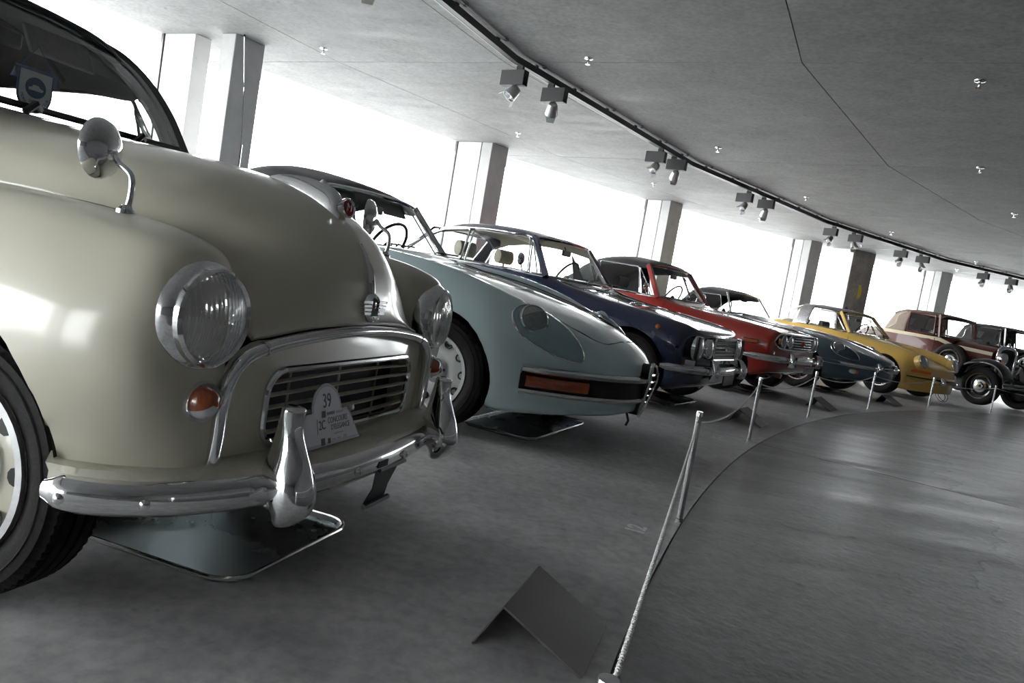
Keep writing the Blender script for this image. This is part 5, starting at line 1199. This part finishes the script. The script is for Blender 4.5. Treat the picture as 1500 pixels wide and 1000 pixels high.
roofshell(car, 'roof_panel', [[(x, 0, z), (x, .25, z - .006), (x, .44, z - .022), (x, .555, z - .055)] for x, z in ((-.95, 1.262), (-1.1, 1.288), (-1.3, 1.302), (-1.52, 1.30))], 'soft_top')
arc = [(0, 1.31), (.28, 1.302), (.47, 1.275), (.575, 1.21), (.64, 1.07), (.685, .91)]
roofshell(car, 'roll_bar', [[(x + k_ * (1.31 - z), y, z + dz) for y, z in arc] for x, k_, dz in ((-1.52, .0, 0), (-1.62, -.02, .004), (-1.76, -.12, -.006))], 'steel', (4, 6))
bk = [[(-1.78, 0, 1.30), (-1.78, .28, 1.29), (-1.79, .46, 1.26), (-1.79, .565, 1.195), (-1.80, .63, 1.06), (-1.82, .675, .92)], [(-2.05, 0, 1.20), (-2.05, .27, 1.19), (-2.04, .43, 1.15), (-2.03, .53, 1.08), (-2.01, .59, 1.0), (-2.0, .64, .92)], [(-2.34, 0, .92), (-2.32, .24, .92), (-2.27, .40, .92), (-2.2, .50, .92), (-2.13, .57, .92), (-2.08, .62, .92)]]
obj('rear_window', MB().grid(full(surf(bk, 4, 4))), 'car_glass', car)
inner_mirror(car, -.96, 1.13); dash(car, -.84, .90, .60); steering(car, (-1.08, .34, .92), .19, .5)
for s in (-1, 1): seat(car, -1.45, s * .34, 'interior', .18, back=.52)
wiper(car, (-.52, .1, .90), (-.60, .25, .935), (-.04, 1, .02), .36); wiper(car, (-.52, -.35, .90), (-.60, -.2, .935), (-.04, 1, .02), .36)
for k in range(2): obj('tow_strap', MB().tube(spl([(.66, .10 + .10 * k, .19), (.69, .12 + .10 * k, .10), (.68, .05 + .10 * k, .04), (.60, -.02 + .10 * k, .12), (.58, -.02 + .1 * k, .19)], 5), .005, 6), 'black_plastic', car)
for x in (0, -2.268):
    for s in (-1, 1): wheel(car, x, s * .685, .318, .170, .190, 'fuchs', 'chrome_dull', tread=False)
# ------------------------------------------------------------------ vintage cars at the far end of the row
def vintage(label, th, R, paint, topm, band, open_top):
    car = place('vintage_car', label, 'car', th, R)
    fxw, rxw, wr = .35, -2.35, .345
    # body tub with rounded tail
    B = [[(-.42, 0, 1.10), (-.42, .30, 1.095), (-.42, .48, 1.04), (-.42, .52, .90), (-.42, .53, .62), (-.42, .50, .50)],
         [(-.60, 0, 1.14), (-.60, .40, 1.135), (-.60, .60, 1.09), (-.60, .65, .93), (-.60, .66, .64), (-.60, .62, .48)],
         [(-1.1, 0, .55), (-1.1, .55, .60), (-1.1, .675, 1.10), (-1.1, .70, .95), (-1.1, .70, .65), (-1.1, .66, .47)],
         [(-1.9, 0, .60), (-1.9, .55, .65), (-1.9, .68, 1.11), (-1.9, .705, .95), (-1.9, .70, .65), (-1.9, .66, .47)],
         [(-2.2, 0, 1.10), (-2.2, .42, 1.09), (-2.2, .64, 1.06), (-2.2, .67, .92), (-2.2, .67, .66), (-2.2, .63, .50)],
         [(-2.45, 0, .98), (-2.45, .40, .97), (-2.45, .58, .93), (-2.45, .62, .84), (-2.45, .61, .68), (-2.45, .58, .54)],
         [(-2.62, 0, .75), (-2.62, .30, .75), (-2.62, .48, .74), (-2.62, .52, .72), (-2.62, .50, .66), (-2.62, .47, .60)]]
    bo = obj('body', MB().grid(full(surf(B, 5, 5))), paint, car, angle=55)
    # bonnet tapering to the radiator
    Bn = [[(x, 0, z), (x, w_ * .55, z - .02), (x, w_ * .9, z - .10), (x, w_, z - .24), (x, w_, z - .55)] for x, z, w_ in ((-.42, 1.105, .50), (-.1, 1.09, .42), (.24, 1.075, .33))]
    bn = obj('bonnet', MB().grid(full(surf(Bn, 6, 5))), paint, car, angle=50)
    for s in (-1, 1):
        obj('bonnet_hinge', MB().tube([(-.42, s * .46, .985), (.24, s * .31, .955)], .005, 6), 'chrome_dull', bn)
        for k in range(9): obj('louvre', MB().box((-.32 + .055 * k, s * (.496 - .014 * k * 1.0 - .002 * k), .75), (.02, .012, .20), rz=s * -.25), paint, bn)
        if band:
            obj('cream_band', MB().sweep([(.24, s * .325, .945), (-.1, s * .425, .965), (-.42, s * .515, .985), (-.60, s * .640, 1.06), (-1.1, s * .695, 1.075), (-1.9, s * .700, 1.085), (-2.15, s * .68, 1.06)], [(-.012, -.032), (.012, -.032), (.012, .032), (-.012, .032)]), 'headlining', car)
        for x in (-.66, -1.72): obj('door_seam', MB().tube([(x, s * .668, .52), (x, s * .705, .80), (x, s * .70, 1.07)], .005, 6), 'black', car)
        obj('door_handle', MB().tube([(-1.60, s * .705, .92), (-1.60, s * .735, .92), (-1.50, s * .735, .92)], .008, 6), 'chrome', car)
    # radiator
    rl = [(-.27, .52), (-.29, .90), (-.26, 1.03), (-.16, 1.085), (0, 1.10), (.16, 1.085), (.26, 1.03), (.29, .90), (.27, .52)]
    rd = obj('radiator_shell', MB().tube([(.325, y, z) for y, z in spl([(y, z, 0) for y, z in rl], 5) for _ in (0,)] if False else [(.325, p[0], p[1]) for p in spl([(y, z, 0) for y, z in rl], 5)], .035, 10), 'chrome', car)
    obj('radiator_core', MB().prism([(.27, y * .95, z) for y, z in rl], (.055, 0, 0)), 'black', rd)
    obj('filler_cap', MB().lathe([(.04, 0), (.04, .02), (.02, .03), (.015, .06), (0, .065)], (.325, 0, 1.125), (0, 0, 1), 16), 'chrome', rd)
    # wings and running boards
    for s in (-1, 1):
        pth = [(.80, .50), (.745, .66), (.60, .785), (.38, .825), (.12, .765), (-.08, .62), (-.28, .44), (-.50, .36)]
        Wg = []
        for x, z in spl([(a, b, 0) for a, b in pth], 4) if False else [(p[0], p[1]) for p in spl([(a, b, 0) for a, b in pth], 4)]:
            Wg.append([(x - .0, s * .47, z - .04), (x, s * .52, z + .002), (x, s * .64, z + .03), (x, s * .76, z + .012), (x, s * .815, z - .03), (x, s * .82, z - .07)])
        fw_ = obj('front_wing', MB().grid(surf(np.array(Wg)[::2], 2, 4)), 'black_paint', car, angle=60, thick=.012)
        pr_ = [(-1.88, .36), (-1.98, .55), (-2.12, .74), (-2.35, .82), (-2.58, .76), (-2.74, .58), (-2.80, .42)]
        Wr = [[(x, s * .50, z), (x, s * .56, z + .01), (x, s * .68, z + .02), (x, s * .79, z), (x, s * .815, z - .06)] for x, z in [(p[0], p[1]) for p in spl([(a, b, 0) for a, b in pr_], 4)]]
        obj('rear_wing', MB().grid(Wr), 'black_paint', car, angle=60, thick=.012)
        obj('running_board', MB().box((-1.19, s * .70, .345), (1.42, .25, .03)), 'black_plastic', car, bevel=.008)
        # valance between frame and wing
        obj('wing_valance', MB().add([(.70, s * .47, .55), (.40, s * .47, .79), (.10, s * .47, .73), (-.30, s * .47, .42), (-.30, s * .30, .55), (.30, s * .28, .62), (.60, s * .30, .50)], [(0, 1, 2, 3, 4, 5, 6)]), 'black_paint', car)
        hl = lamp(car, (.50, s * .385, .885), (1, 0, 0), .110, depth=.02, dome=.03)
        obj('lamp_bowl', MB().lathe([(.112, -.01), (.105, -.05), (.08, -.11), (.04, -.15), (0, -.16)], (.50, s * .385, .885), (1, 0, 0), 28), 'chrome', hl)
        obj('lamp_post', MB().tube([(.42, s * .385, .80), (.38, s * .36, .66), (.36, s * .33, .60)], .02, 8), 'chrome', hl)
        obj('sidelight', MB().ell((.53, s * .46, .80), (.035, .03, .035), 14, 10), 'amber_bright', car)
        for x in (fxw, rxw): wheel(car, x, s * .67, wr, .145, .225, 'vintage', 'black_paint', tread=False)
        obj('frame_rail', MB().box((-.95, s * .38, .46), (3.3, .08, .12)), 'black', car)
        if s < 0 or band:
            sp_ = wheel(car, -.24, s * .76, .315, .135, .20, 'vintage', 'black_paint', tread=False); sp_.name = 'spare_wheel'; sp_.location.z = .70
    obj('front_axle', MB().tube([(fxw, -.62, .34), (fxw + .03, 0, .28), (fxw, .62, .34)], .03, 8), 'black', car); obj('rear_axle', MB().tube([(rxw, -.62, .345), (rxw, .62, .345)], .045, 8), 'black', car)
    obj('floor_pan', MB().box((-1.4, 0, .47), (2.1, 1.25, .04)), 'black', car)
    bu = obj('front_bumper', MB().sweep([(.74, -.72, .455), (.79, -.4, .455), (.80, 0, .455), (.79, .4, .455), (.74, .72, .455)], bumper_sect(.045, .02)), 'chrome_dull', car, angle=60)
    obj('lower_blade', MB().sweep([(.74, -.72, .40), (.79, -.4, .40), (.80, 0, .40), (.79, .4, .40), (.74, .72, .40)], bumper_sect(.045, .02)), 'chrome_dull', bu, angle=60)
    for s in (-1, 1): obj('dumb_iron', MB().tube([(.80, s * .36, .43), (.62, s * .37, .46), (.30, s * .38, .47)], .025, 8), 'black', bu)
    # windscreen, windows, roof
    g_, _ = windscreen(car, (-.62, .585, 1.155), (-.70, .56, 1.515), .02, .02, .016, fm=paint)
    for s in (-1, 1):
        pillar(car, (-.63, s * .605, 1.10), (-.71, s * .58, 1.53), paint, .024, d=.02)
        window(car, [(-.72, s * .655, 1.13), (-1.26, s * .685, 1.13), (-1.29, s * .615, 1.51), (-.78, s * .60, 1.51)], .016, 'door_window', fm=paint, r=.02)
        cl = [[(-1.28, s * .61, 1.53), (-1.45, s * .60, 1.54), (-1.62, s * .55, 1.50)], [(-1.30, s * .665, 1.32), (-1.50, s * .66, 1.30), (-1.72, s * .61, 1.26)], [(-1.30, s * .69, 1.10), (-1.52, s * .69, 1.10), (-1.78, s * .66, 1.09)]]
        obj('quarter_cloth', MB().grid(surf(cl, 4, 4)), topm, car, thick=.015)
        ir = spl([(-1.36, s * .645, 1.50), (-1.50, s * .675, 1.40), (-1.52, s * .69, 1.25), (-1.66, s * .69, 1.14)], 5); obj('landau_iron', MB().tube(ir, .009, 6), 'headlining' if band else 'chrome_dull', car)
    rf = [[(x, 0, z), (x, .28, z - .008), (x, .48, z - .03), (x, .60, z - .075)] for x, z in ((-.66, 1.545), (-.9, 1.575), (-1.3, 1.59), (-1.55, 1.575), (-1.66, 1.53))]
    obj('roof', MB().grid(full(surf(rf, 4, 4))), topm, car, angle=60, thick=.02)
    bkw = [[(-1.64, 0, 1.54), (-1.64, .30, 1.53), (-1.63, .56, 1.49)], [(-1.78, 0, 1.32), (-1.78, .32, 1.32), (-1.73, .61, 1.27)], [(-1.86, 0, 1.10), (-1.86, .35, 1.10), (-1.79, .655, 1.09)]]
    obj('roof_back', MB().grid(full(surf(bkw, 4, 4))), topm, car, angle=60, thick=.015)
    obj('rear_pane', MB().box((-1.745, 0, 1.36), (.05, .36, .16), ry=.45), 'lens_clear', car)
    seat(car, -1.25, -.33, 'interior', .60, back=.45, head=False); seat(car, -1.25, .33, 'interior', .60, back=.45, head=False)
    steering(car, (-.92, -.30, 1.17), .20, .6); dash(car, -.68, 1.14, .55)
    return car
vintage('maroon vintage car with brown cloth roof, cream waistband and side spare wheel', 60.5, 21.03, 'maroon', 'brown_top', True, False)
mat('dark_brown_top', (.06, .05, .047), .8, noise=.2, nscale=40, bump=.3, bscale=300)
vintage('black vintage car with dark cloth roof beside the maroon vintage car', 66.6, 21.1, 'black_paint', 'dark_brown_top', False, True)
